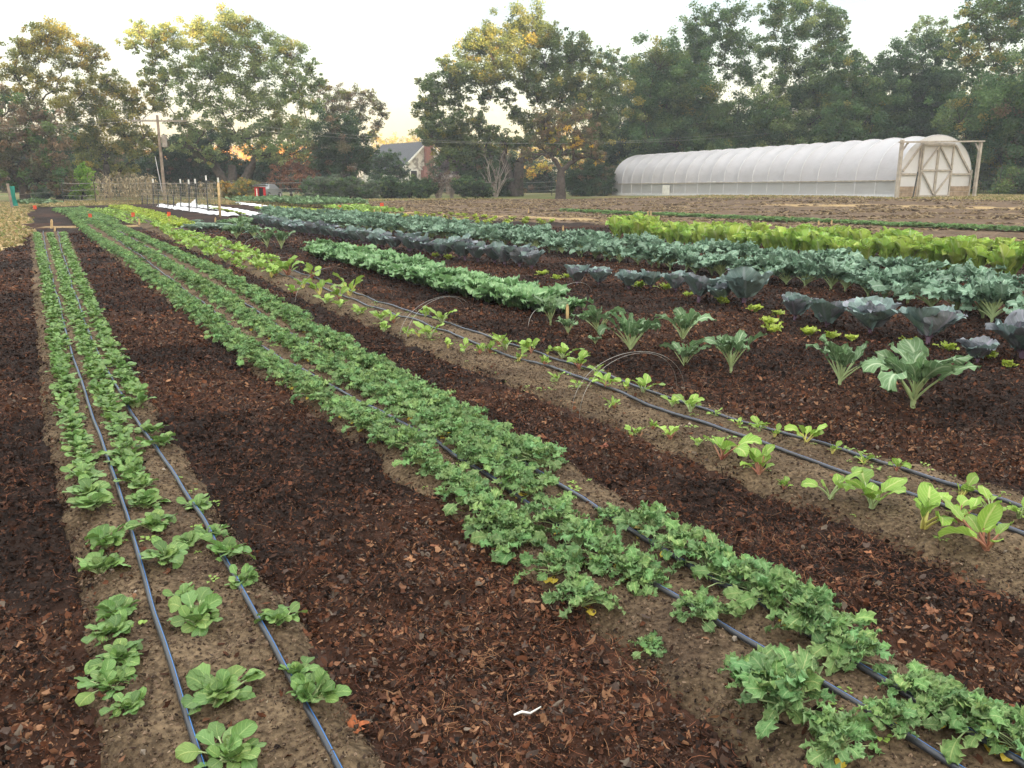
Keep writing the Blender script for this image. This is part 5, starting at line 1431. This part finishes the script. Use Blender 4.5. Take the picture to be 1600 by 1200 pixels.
# ------------------------------------------------------------------ white house with the brick chimney
def house():
    D = 112
    a = PD(632, 261, D); gx0, gy0 = a.x, a.y                        # left eave corner of the gable
    za = 3.1
    ey = np.array([.68, .73]); ex = np.array([-.83, .56]); ex = np.array([-.56, .83]); ey = np.array([.83, .56])
    W, HR, Lh = 6.6, 3.0, 13.0
    root = empty('farmhouse', (gx0, gy0, 0.0))
    p3 = lambda l, w, h: [ex[0] * l + ey[0] * w, ex[1] * l + ey[1] * w, h]
    sid = MB()
    V = [p3(0, 0, 0), p3(0, W, 0), p3(0, W, za), p3(0, W / 2, za + HR), p3(0, 0, za)]
    sid.add(V, [[0, 1, 2, 4], ]); sid.add(V, [[4, 2, 3]])
    V = [p3(Lh, 0, 0), p3(Lh, W, 0), p3(Lh, W, za), p3(Lh, W / 2, za + HR), p3(Lh, 0, za)]
    sid.add(V, [[0, 4, 2, 1]]); sid.add(V, [[4, 3, 2]])
    for w in (0, W):
        sid.add([p3(0, w, 0), p3(Lh, w, 0), p3(Lh, w, za), p3(0, w, za)], [[0, 1, 2, 3]])
    m_, nt, out = mat_new("white_clapboard"); b = N(nt, "ShaderNodeBsdfPrincipled"); b.inputs['Roughness'].default_value = .7
    tc = N(nt, "ShaderNodeTexCoord"); sp = N(nt, "ShaderNodeSeparateXYZ"); nt.links.new(tc.outputs['Object'], sp.inputs[0])
    mm = N(nt, "ShaderNodeMath"); mm.operation = 'MULTIPLY'; mm.inputs[1].default_value = 6; nt.links.new(sp.outputs['Z'], mm.inputs[0])
    fr = N(nt, "ShaderNodeMath"); fr.operation = 'FRACT'; nt.links.new(mm.outputs[0], fr.inputs[0])
    rp = N(nt, "ShaderNodeMapRange"); rp.inputs[1].default_value = .82; rp.inputs[2].default_value = .95; rp.inputs[3].default_value = 1; rp.inputs[4].default_value = .5; nt.links.new(fr.outputs[0], rp.inputs[0])
    no = N(nt, "ShaderNodeTexNoise"); no.inputs['Scale'].default_value = 1.4; no.inputs['Detail'].default_value = 6; no.inputs['Distortion'].default_value = 1; nt.links.new(tc.outputs['Object'], no.inputs['Vector'])
    cr2 = N(nt, "ShaderNodeValToRGB"); nt.links.new(no.outputs[0], cr2.inputs[0]); e = cr2.color_ramp.elements
    e[0].position = .38; e[0].color = (.28, .26, .22, 1); e[1].position = .52; e[1].color = (.70, .68, .60, 1)
    mx = N(nt, "ShaderNodeMix"); mx.data_type = 'RGBA'; mx.blend_type = 'MULTIPLY'; mx.inputs[0].default_value = 1
    nt.links.new(cr2.outputs[0], mx.inputs[6]); nt.links.new(rp.outputs[0], mx.inputs[7]); nt.links.new(mx.outputs[2], b.inputs['Base Color']); nt.links.new(b.outputs[0], out.inputs[0])
    sid.build('wall', m_, root, smooth=False)
    rf = MB()
    for s_ in (0, 1):
        e0 = p3(-.35, -.4 if s_ == 0 else W + .4, za - .32); e1 = p3(Lh + .3, -.4 if s_ == 0 else W + .4, za - .32)
        r0 = p3(-.35, W / 2, za + HR + .05); r1 = p3(Lh + .3, W / 2, za + HR + .05)
        up = np.array([0, 0, .14])
        V = [e0, e1, r1, r0] + [list(np.array(q) + up) for q in (e0, e1, r1, r0)]
        rf.add(V, [[0, 1, 2, 3], [7, 6, 5, 4], [0, 4, 5, 1], [1, 5, 6, 2], [3, 7, 4, 0]])
    ro = rf.build('roof', simple("grey_shingle", (.085, .09, .10), .85, scale=9, var=.4, bump=.6), root, smooth=False)
    tr = MB()
    tr.bar(p3(-.38, -.4, za - .25), p3(-.38, W / 2, za + HR + .08), .22, .06, up=(*ex, 0)); tr.bar(p3(-.38, W + .4, za - .25), p3(-.38, W / 2, za + HR + .08), .22, .06, up=(*ex, 0))
    tr.bar(p3(-.03, .07, 0), p3(-.03, .07, za), .16, .06, up=(*ex, 0)); tr.build('trim', MT['white'], root, smooth=False)
    bm, nt, out = mat_new("red_brick"); b = N(nt, "ShaderNodeBsdfPrincipled"); b.inputs['Roughness'].default_value = .85
    bt = N(nt, "ShaderNodeTexBrick"); bt.inputs['Scale'].default_value = 5; bt.inputs['Color1'].default_value = (.25, .075, .045, 1); bt.inputs['Color2'].default_value = (.17, .05, .035, 1); bt.inputs['Mortar'].default_value = (.26, .2, .17, 1)
    tc = N(nt, "ShaderNodeTexCoord"); mp = N(nt, "ShaderNodeMapping"); mp.inputs['Rotation'].default_value = (PI / 2, 0, 0); nt.links.new(tc.outputs['Object'], mp.inputs[0]); nt.links.new(mp.outputs[0], bt.inputs['Vector'])
    nt.links.new(bt.outputs[0], b.inputs['Base Color']); nt.links.new(b.outputs[0], out.inputs[0])
    ch = MB(); R3 = np.c_[[*ey, 0], [*ex, 0], [0, 0, 1]]
    ch.box(p3(-.75, W / 2 - .3, 1.3), (1.6, .8, 2.6), R3); ch.box(p3(-.75, W / 2 - .2, 2.85), (1.3, .78, .5), R3)
    ch.box(p3(-.75, W / 2 - .1, 5.1), (.95, .74, 4.0), R3); ch.box(p3(-.75, W / 2 - .1, 7.22), (1.1, .9, .24), R3)
    ch.build('chimney', bm, root, smooth=False)
    for w_, h_ in ((1.3, 1.9), (5.5, 1.9), (4.9, 3.7)):
        f = MB(); f.box(p3(-.05, w_, h_), (1.1 if h_ < 3 else .8, .08, 1.5 if h_ < 3 else 1.0), R3); wf = f.build('window', MT['white'], root, smooth=False)
        g_ = MB(); g_.box(p3(-.10, w_, h_), (.85 if h_ < 3 else .6, .02, 1.25 if h_ < 3 else .78), R3); g_.build('pane', MT['dark'], wf, smooth=False)
    tag(root, "white clapboard farmhouse with a red brick chimney, half hidden by trees", 'house')
house()
# low shed roof seen right of the house
def shed():
    a = PD(735, 288, 84); r = empty('low_shed', (a.x, a.y, .05))
    m = MB(); m.box((0, 0, .75), (4.6, 3, 1.5)); m.build('wall', MT['wood'], r, smooth=False)
    m = MB(); m.add([(-2.6, -1.8, 1.45), (2.6, -1.8, 1.45), (2.6, 1.8, 2.15), (-2.6, 1.8, 2.15), (-2.6, -1.8, 1.55), (2.6, -1.8, 1.55), (2.6, 1.8, 2.25), (-2.6, 1.8, 2.25)], [[0, 3, 2, 1], [4, 5, 6, 7], [0, 1, 5, 4], [1, 2, 6, 5], [3, 0, 4, 7]])
    m.build('roof', MT['palebark'], r, smooth=False)
    m = MB(); m.box((-.9, -1.53, .7), (.9, .05, 1.3)); m.build('door', MT['dark'], r, smooth=False)
    tag(r, "low grey shed roof behind the bushes right of the house", 'shed')
shed()

# ------------------------------------------------------------------ utility pole with wires
def pole():
    D = 57; b = PD(257, 300, D); z = 0.0; t = PD(252, 180, D); h = t.z
    r = empty('utility_pole', (b.x, D, z))
    m = MB(); m.tube([(0, 0, -.3), (0, 0, h * .5), (0, 0, h)], [.12, .10, .08], 8, cap=True); m.build('pole', MT['wood'], r)
    m = MB(); m.bar((-1.7, 0, h - .35), (1.8, .2, h - .35), .11, .09); m.build('crossarm', MT['palebark'], r, smooth=False)
    m = MB(); m.bar((-.35, -.1, h - 2.6), (-.1, -.12, .6), .035, .03); m.build('riser_pipe', MT['rib'], r, smooth=False)
    m = MB(); m.tube([(.32, 0, h - 2.0), (.32, 0, h - 1.25)], .16, 10, cap=True); m.build('transformer', MT['palebark'], r)
    for q in (-1.5, -.8, .9, 1.6):
        m = MB(); m.tube([(q, 0, h - .3), (q, 0, h - .12)], [.05, .03], 6, cap=True); m.build('insulator', MT['rib'], r)
    tag(r, "grey wooden utility pole with crossarm and transformer", 'pole')
    for q, (dx, zz), lb in ((0, (-1.5, h - .12), "power line on the left end of the crossarm"), (1, (1.6, h - .12), "power line on the right end of the crossarm"), (2, (.12, h - 4.2), "low cable fixed to the middle of the pole")):
        P = []
        for u in np.linspace(-1, 1, 40):
            P.append((b.x + dx + u * 45, D + u * 16 + .05, zz + z - 2.2 * (1 - (abs(u) * 2 - 1) ** 2) * .6 + (.0 if q < 2 else 0)))
        m = MB(); m.tube(np.array(P), .006, 4); tag(m.build('power_line', MT['wire']), lb, 'power line')
pole()

# ------------------------------------------------------------------ wire fence round the field
def fence():
    pl = [(100,317),(150,316.5),(240,315),(300,313),(375 ,312),(493,310.5),(600,309),(690,308.5),(800,306.5),(862,306),(950,305)]
    pts = [at(x, y) for x, y in pl]
    r = empty('wire_fence', tuple(pts[0])); O = np.array(pts[0])
    G = [np.array(p) - O for p in pts]
    for p in G:
        m = MB(); m.tube([(p[0], p[1], p[2] - .2), (p[0], p[1], p[2] + 1.25)], .028, 5, cap=True); m.build('post', MT['steel'], r)
    for h, rr in ((1.18, .013), (.78, .010), (.45, .010), (.2, .009)):
        P = []
        for a, b in zip(G[:-1], G[1:]):
            for t in np.linspace(0, 1, 8)[:-1]: q = a + (b - a) * t; P.append((q[0], q[1], q[2] + h - .05 * math.sin(PI * t)))
        P.append(tuple(G[-1] + np.array([0, 0, h]))); m = MB(); m.tube(np.array(P), rr, 4); m.build('wire', MT['wire'], r)
    tag(r, "low four wire fence on thin steel posts beyond the field", 'fence')
fence()
def fence_right():
    pl = [(1525,300),(1560,300.5),(1600,301),(1650,302),(1720,303)]
    pts = [PD(x, y, 56) for x, y in pl]
    r = empty('mesh_fence', (pts[0].x, 56, float(gz(pts[0].x, 56)))); O = np.array(r.location)
    for p in pts:
        m = MB(); q = np.array(p) - O; m.tube([(q[0], 0, -.2), (q[0], 0, 1.9)], .03, 5, cap=True); m.build('post', MT['steel'], r)
    x1 = pts[-1].x - O[0]; m = MB()
    for h in np.arange(.1, 1.9, .2): m.bar((0, .0, h), (x1, .0, h), .012, .012)
    for x in np.arange(0, x1, .25): m.bar((x, .012, 0), (x, .012, 1.85), .01, .01)
    m.build('mesh', MT['steel'], r, smooth=False)
    tag(r, "dark wire mesh fence right of the tunnel", 'fence')
fence_right()
def tposts():
    G = "steel posts with white tips carrying the pea netting"
    lst = [(344,339,280,1),(325,334,276,0),(308,331,281,0),(295,331,282,0),(282,328,281,0),(271,327,300,0),(262,326,300,0),(247,324,300,0),(239,323,280,0),(230,322,300,0),(222,321,300,0)]
    names = ["wooden post with a pale tip, nearest of the netting posts", "tallest dark steel post with white tip beside the wooden one"]
    for i, (px, pb, pt, wd_) in enumerate(lst):
        a = at(px, pb); t = PD(px - 3 if i < 3 else px, pt + 5, a.y); h = t.z - a.z
        r = empty('netting_post', tuple(a)); m = MB(); dx = t.x - a.x
        if wd_: m.bar((0, 0, -.2), (dx, 0, h), .07, .07)
        else: m.tube([(0, 0, -.2), (dx, 0, h)], .032, 5)
        m.build('shaft', MT['pine'] if wd_ else MT['steel'], r)
        if h > 1.2:
            m = MB(); m.tube([(dx, 0, h - .02), (dx, 0, h + .18)], .036, 6, cap=True); m.build('white_tip', MT['white'], r)
        tag(r, names[i] if i < 2 else "thin dark post in the row beside the white covers", 'post', None if i < 2 else G)
    # netting strung between them
    a = at(344, 339); b = at(222, 321); m = MB(); n = 40
    for h in np.arange(.2, 1.3, .22): m.bar((a.x, a.y, a.z + h), (b.x, b.y, b.z + h), .008, .008)
    for t in np.linspace(0, 1, n): q = a + (b - a) * t; m.bar((q.x, q.y, q.z + .05), (q.x, q.y, q.z + 1.25), .006, .006)
    tag(m.build('trellis_net', MT['wire'], smooth=False), "thin trellis netting strung between the posts", 'netting')
tposts()
# far left gate post with a green panel
def gate():
    a = PD(19, 321, 42); z = float(gz(a.x, 42)); r = empty('gate_post', (a.x, 42, z)); m = MB(); m.bar((0, 0, -.2), (-.08, 0, 1.2), .10, .08); m.build('post', MT['wood'], r, smooth=False)
    tag(r, "weathered wooden post at the left end of the fence", 'post')
    a = PD(23, 317, 42.4); m = MB(); V = []; F = []
    for i in range(5):
        for j in range(7): V.append((.36 * (i / 4 - .5) * (1 - .35 * (j / 6)), .05 * math.sin(i * 2 + j), .12 + .95 * j / 6))
    for i in range(4):
        for j in range(6): F.append([i * 7 + j, i * 7 + j + 1, (i + 1) * 7 + j + 1, (i + 1) * 7 + j])
    m.add(V, F); m.add(np.array(V) + [0, .03, 0], F)
    tag(m.build('hanging_tarp', simple("teal_tarp", (.02, .30, .24), .6, var=.2, scale=3), loc=(a.x, 42.3, float(gz(a.x, 42.3)))), "teal green tarp hanging beside the left fence post", 'tarp')
gate()

# ------------------------------------------------------------------ dried corn
def corn_variant():
    m = MB(); h = R_(1.6, 2.3)
    dx, dy = R_(-.2, .2), R_(-.2, .2)
    m.tube([(0, 0, -.05), (dx * .4, dy * .4, h * .5), (dx, dy, h)], [.018, .014, .006], 5, col=(.34, .27, .17))
    lf = MB()
    for i in range(rng.integers(7, 11)):
        t = R_(.15, .92); az = R_(0, 6.28); L_ = R_(.4, .75); c = np.array([.40, .33, .21]) * R_(.45, 1.35)
        s = np.linspace(0, 1, 6); el = 1.0 - s * R_(2.2, 3.2)
        r = np.cumsum(np.cos(el)) * L_ / 6; z = np.cumsum(np.sin(el)) * L_ / 6
        P = np.stack([dx * t + r * math.cos(az), dy * t + r * math.sin(az), h * t + z], -1); w = .035 * np.sin(PI * (s * .85 + .12))
        sd_ = np.array([-math.sin(az), math.cos(az), .2])
        V = np.concatenate([P - sd_ * w[:, None], P + sd_ * w[:, None]])
        lf.add(V, [[k, k + 1, k + 7, k + 6] for k in range(5)], None, c)
    if rng.random() < .35:
        lf.tube([(dx * .5 + .05, dy * .5, h * .5), (dx * .5 + .1, dy * .5, h * .5 + .24)], [.035, .02], 6, col=(.62, .55, .40))
    return m, lf
MT['corn'] = vcol_mat("dry_corn", rough=.8, trans=.2, noise=.3, nscale=12)
CV = []
for _ in range(8):
    a, b = corn_variant(); CV.append((a.mesh('stalk', MT['corn']), b.mesh('dry_leaves', MT['corn'], smooth=False)))
for i in range(150):
    px = R_(152, 348) if i > 50 else R_(148, 240); D = R_(50, 56)
    a = PD(px, 312, D); r = empty('corn_stalk', (a.x, D, float(gz(a.x, D)))); r.rotation_euler = (R_(-.15, .15), R_(-.15, .15), R_(0, 6.28)); s = (R_(.62, .85) if px < 250 else R_(.45, .66)); r.scale = (s, s, s)
    v = CV[rng.integers(0, 8)]
    for nm, me in zip(('stalk', 'dry_leaves'), v):
        c = bpy.data.objects.new(nm, me); C.objects.link(c); c.parent = r
    tag(r, "withered tan corn stalk in the patch behind the fence", 'corn', "dried corn stalks behind the wire fence")

# ------------------------------------------------------------------ white row covers
def cover(line, w, label, h=.12):
    Q = smooth_line(line, .2); T = np.gradient(Q, axis=0); T /= np.linalg.norm(T, axis=1)[:, None]; Nn = np.c_[-T[:, 1], T[:, 0]]
    u = np.linspace(-1, 1, 9); n = len(Q)
    X = Q[:, None, 0] + Nn[:, None, 0] * u * w; Y = Q[:, None, 1] + Nn[:, None, 1] * u * w
    s = np.arange(n) * .2
    Z = gz(X, Y) + .03 + h * (1 - np.abs(u[None]) ** 3) * (.75 + .35 * np.sin(s * 5 + 1)[:, None]) + (fbm(X * 3, Y * 3) - .5) * .09
    i = np.arange(n - 1)[:, None] * 9; j = np.arange(8)[None]
    m = MB(); m.add(np.stack([X, Y, Z], -1).reshape(-1, 3), np.stack([i + j, i + j + 1, i + 10 + j, i + 9 + j], -1).reshape(-1, 4))
    tag(m.build('row_cover', MT['cloth']), label, 'row cover')
MT['cloth'] = simple("white_row_cover_cloth", (.80, .80, .84), .8, var=.06, bump=.3)
cover([(252,323.5),(285,328),(320,333),(360,338),(366,339)], .24, "nearer white fabric row cover left of the broccoli")
cover([(282,321.5),(320,325),(360,330),(408,339)], .25, "farther white fabric row cover reaching the broccoli")
cover([(372,318.5),(400,322),(415,324)], .25, "short thin white row cover in the middle distance", .08)
m = MB(); a = at(291, 322); s = .9
m.add([(0, 0, 0), (.3, 0, .05), (.5, .1, .38), (.2, .1, .15), (.55, .15, 0)], [[0, 1, 3], [1, 4, 2], [1, 2, 3]]); tag(m.build('cloth_corner', MT['cloth'], loc=tuple(a)), "upturned pointed corner of white cloth by the row covers", 'cloth')

# ------------------------------------------------------------------ red stand, parked car, traffic cone, posts by the drive
def stand():
    a = PD(407, 305, 54); z = float(gz(a.x, 54)); r = empty('red_stand', (a.x, 54, z)); r.rotation_euler.z = .25
    m = MB(); m.box((0, .3, .52), (.66, .04, .82)); m.box((-.31, 0, .52), (.04, .6, .82)); m.box((.31, 0, .52), (.04, .6, .82)); m.box((-.2, -.3, .52), (.22, .04, .82)); m.box((.25, -.3, .52), (.12, .04, .82)); m.box((0, 0, .13), (.66, .58, .04)); m.box((.07, -.3, .90), (.26, .04, .06))
    m.build('cabinet', MT['red'], r, smooth=False)
    m = MB(); m.box((-.2, -.327, .58), (.07, .012, .5)); m.build('white_panel', MT['white'], r, smooth=False)
    m = MB(); m.box((.07, -.22, .54), (.24, .02, .68)); m.build('shade_panel', MT['dark'], r, smooth=False)  # near-black sheet set inside the front gap, standing for shade in the cabinet
    m = MB(); m.box((0, 0, .99), (.95, .85, .06)); m.box((0, 0, 1.05), (.7, .6, .06)); m.build('roof', simple("stand_roof", (.10, .10, .09), .8), r, smooth=False)
    for x in (-.27, .27):
        for y in (-.25, .25):
            m = MB(); m.bar((x, y, -.1), (x, y, .12), .06, .06); m.build('leg', MT['wood'], r, smooth=False)
    tag(r, "small bright red wooden stand with a flat dark roof", 'stand')
stand()
def car():
    D = 63; a = PD(414, 302, D); z = .05; r = empty('parked_car', (a.x, D, z)); r.rotation_euler.z = 1.5; r.scale = (.8, .8, .72)
    prof = [(-2.2, .35), (-2.25, .75), (-2.1, .92), (-1.2, 1.0), (-.65, 1.42), (.75, 1.46), (1.45, 1.02), (2.1, .95), (2.28, .7), (2.25, .35)]
    m = MB(); V = []
    for y, k in ((-.85, 1), (-.6, 1), (.6, 1), (.85, 1)):
        for x, h in prof: V.append((x, y * (1 if h < 1.05 else .82), h))
    n = len(prof)
    for q in range(3): m.add(V, [[q * n + i, q * n + i + 1, (q + 1) * n + i + 1, (q + 1) * n + i] for i in range(n - 1)])
    m.add(V, [list(range(n))]); m.add(V, [[3 * n + i for i in range(n)][::-1]])
    m.build('body', simple("silver_car_paint", (.36, .38, .40), .3, .3, var=.05), r, smooth=False)
    g = MB()
    for y in (-.86, .86):
        g.add([(-1.0, y * .9, 1.02), (.05, y * .9, 1.02), (.05, y * .835, 1.38), (-.6, y * .835, 1.38)], [[0, 1, 2, 3]]); g.add([(.12, y * .9, 1.02), (1.25, y * .9, 1.02), (.75, y * .835, 1.40), (.12, y * .835, 1.40)], [[0, 1, 2, 3]])
    g.build('windows', MT['dark'], r, smooth=False)
    for x in (-1.4, 1.4):
        for y in (-.86, .86):
            w = MB(); w.tube([(x, y - .1, .33), (x, y + .1, .33)], .33, 14, cap=True); wo = w.build('wheel', MT['dark'], r); h = MB(); h.tube([(x, y - .11, .33), (x, y + .11, .33)], .17, 10, cap=True); h.build('rim', MT['rib'], wo)
    tag(r, "silver parked car mostly hidden behind the red stand", 'car')
car()
def cone():
    a = at(781, 306.5); r = empty('traffic_cone', tuple(a)); H = .75; prof = lambda h: .17 * (1 - h / H) + .03
    m = MB(); m.box((0, 0, .03), (.42, .42, .06)); m.tube([(0, 0, h) for h in (.05, .2)], [prof(.05), prof(.2)], 12); m.tube([(0, 0, h) for h in (.62, .75)], [prof(.62), prof(.75)], 12, cap=True); m.tube([(0, 0, .35), (0, 0, .42)], [prof(.35), prof(.42)], 12)
    m.build('cone_body', MT['flagred'], r); m = MB(); m.tube([(0, 0, .2), (0, 0, .35)], [prof(.2), prof(.35)], 12); m.tube([(0, 0, .42), (0, 0, .62)], [prof(.42), prof(.62)], 12); m.build('white_band', MT['white'], r)
    tag(r, "small orange and white cone by the fence below the oak", 'cone')
cone()

# ------------------------------------------------------------------ grass and straw on the verges
def tufts(name, label, n, r0, r1, test, hgt, pal, wid=.004, blades=5):
    x, y, r = wedge_points(n, r0, r1); ok = test(x, y); x, y = x[ok], y[ok]
    m = MB(); k = len(x)
    if not k: return
    x = np.repeat(x, blades) + rng.normal(0, .04, k * blades); y = np.repeat(y, blades) + rng.normal(0, .04, k * blades); k *= blades
    z = gz(x, y); h = hgt * rng.uniform(.5, 1.4, k); a = rng.uniform(0, 6.28, k); l = rng.uniform(.1, .8, k) * h; w = wid * (1 + r.mean() / 8)
    dx, dy = np.cos(a), np.sin(a)
    V = np.stack([np.stack([x - dy * w, y + dx * w, z], -1), np.stack([x + dy * w, y - dx * w, z], -1), np.stack([x + dx * l * .4 + dy * w * .6, y + dy * l * .4 - dx * w * .6, z + h * .6], -1), np.stack([x + dx * l, y + dy * l, z + h], -1)], 1)
    pal = np.array(pal); c = pal[rng.integers(0, len(pal), k)] * rng.uniform(.7, 1.3, (k, 1))
    b = np.arange(k)[:, None] * 4
    m.add(V.reshape(-1, 3), b + np.array([[0, 1, 2, 3]]), None, np.repeat(c, 4, 0))
    tag(m.build(name, MT['grassmat'], smooth=False), label, kind='stuff')
MT['grassmat'] = vcol_mat("grass_blades", rough=.8, trans=.25)
def isgrass(x, y): a, b = zones(x, y); return (a < .5) & (b < .5)
tufts('grass', "dry tan and green grass beyond and beside the field", 20, 14, 62, isgrass, .07, [(.42, .33, .17), (.30, .26, .11), (.48, .37, .21), (.20, .22, .08)], .012, 6)
tufts('straw_litter', "straw and clods scattered over the bare brown soil", 22, 20, 60, lambda x, y: (zones(x, y)[1] > .5) & (fbm(x * .5 + 11, y * 1.6, 5) > .55), .05, [(.36, .28, .17), (.28, .21, .13), (.10, .07, .05)], .02, 5)

# ------------------------------------------------------------------ evening air
hz = MB(); hz.box((0, 60, 14), (520, 560, 34))
hm, nt, out = mat_new("haze_air"); pv = N(nt, "ShaderNodeVolumePrincipled")
pv.inputs['Color'].default_value = (.86, .90, .97, 1); pv.inputs['Density'].default_value = HAZE; pv.inputs['Anisotropy'].default_value = .2
nt.links.new(pv.outputs[0], out.inputs['Volume'])
tag(hz.build('haze', hm, smooth=False), "thin pale evening haze over the field", kind='stuff')
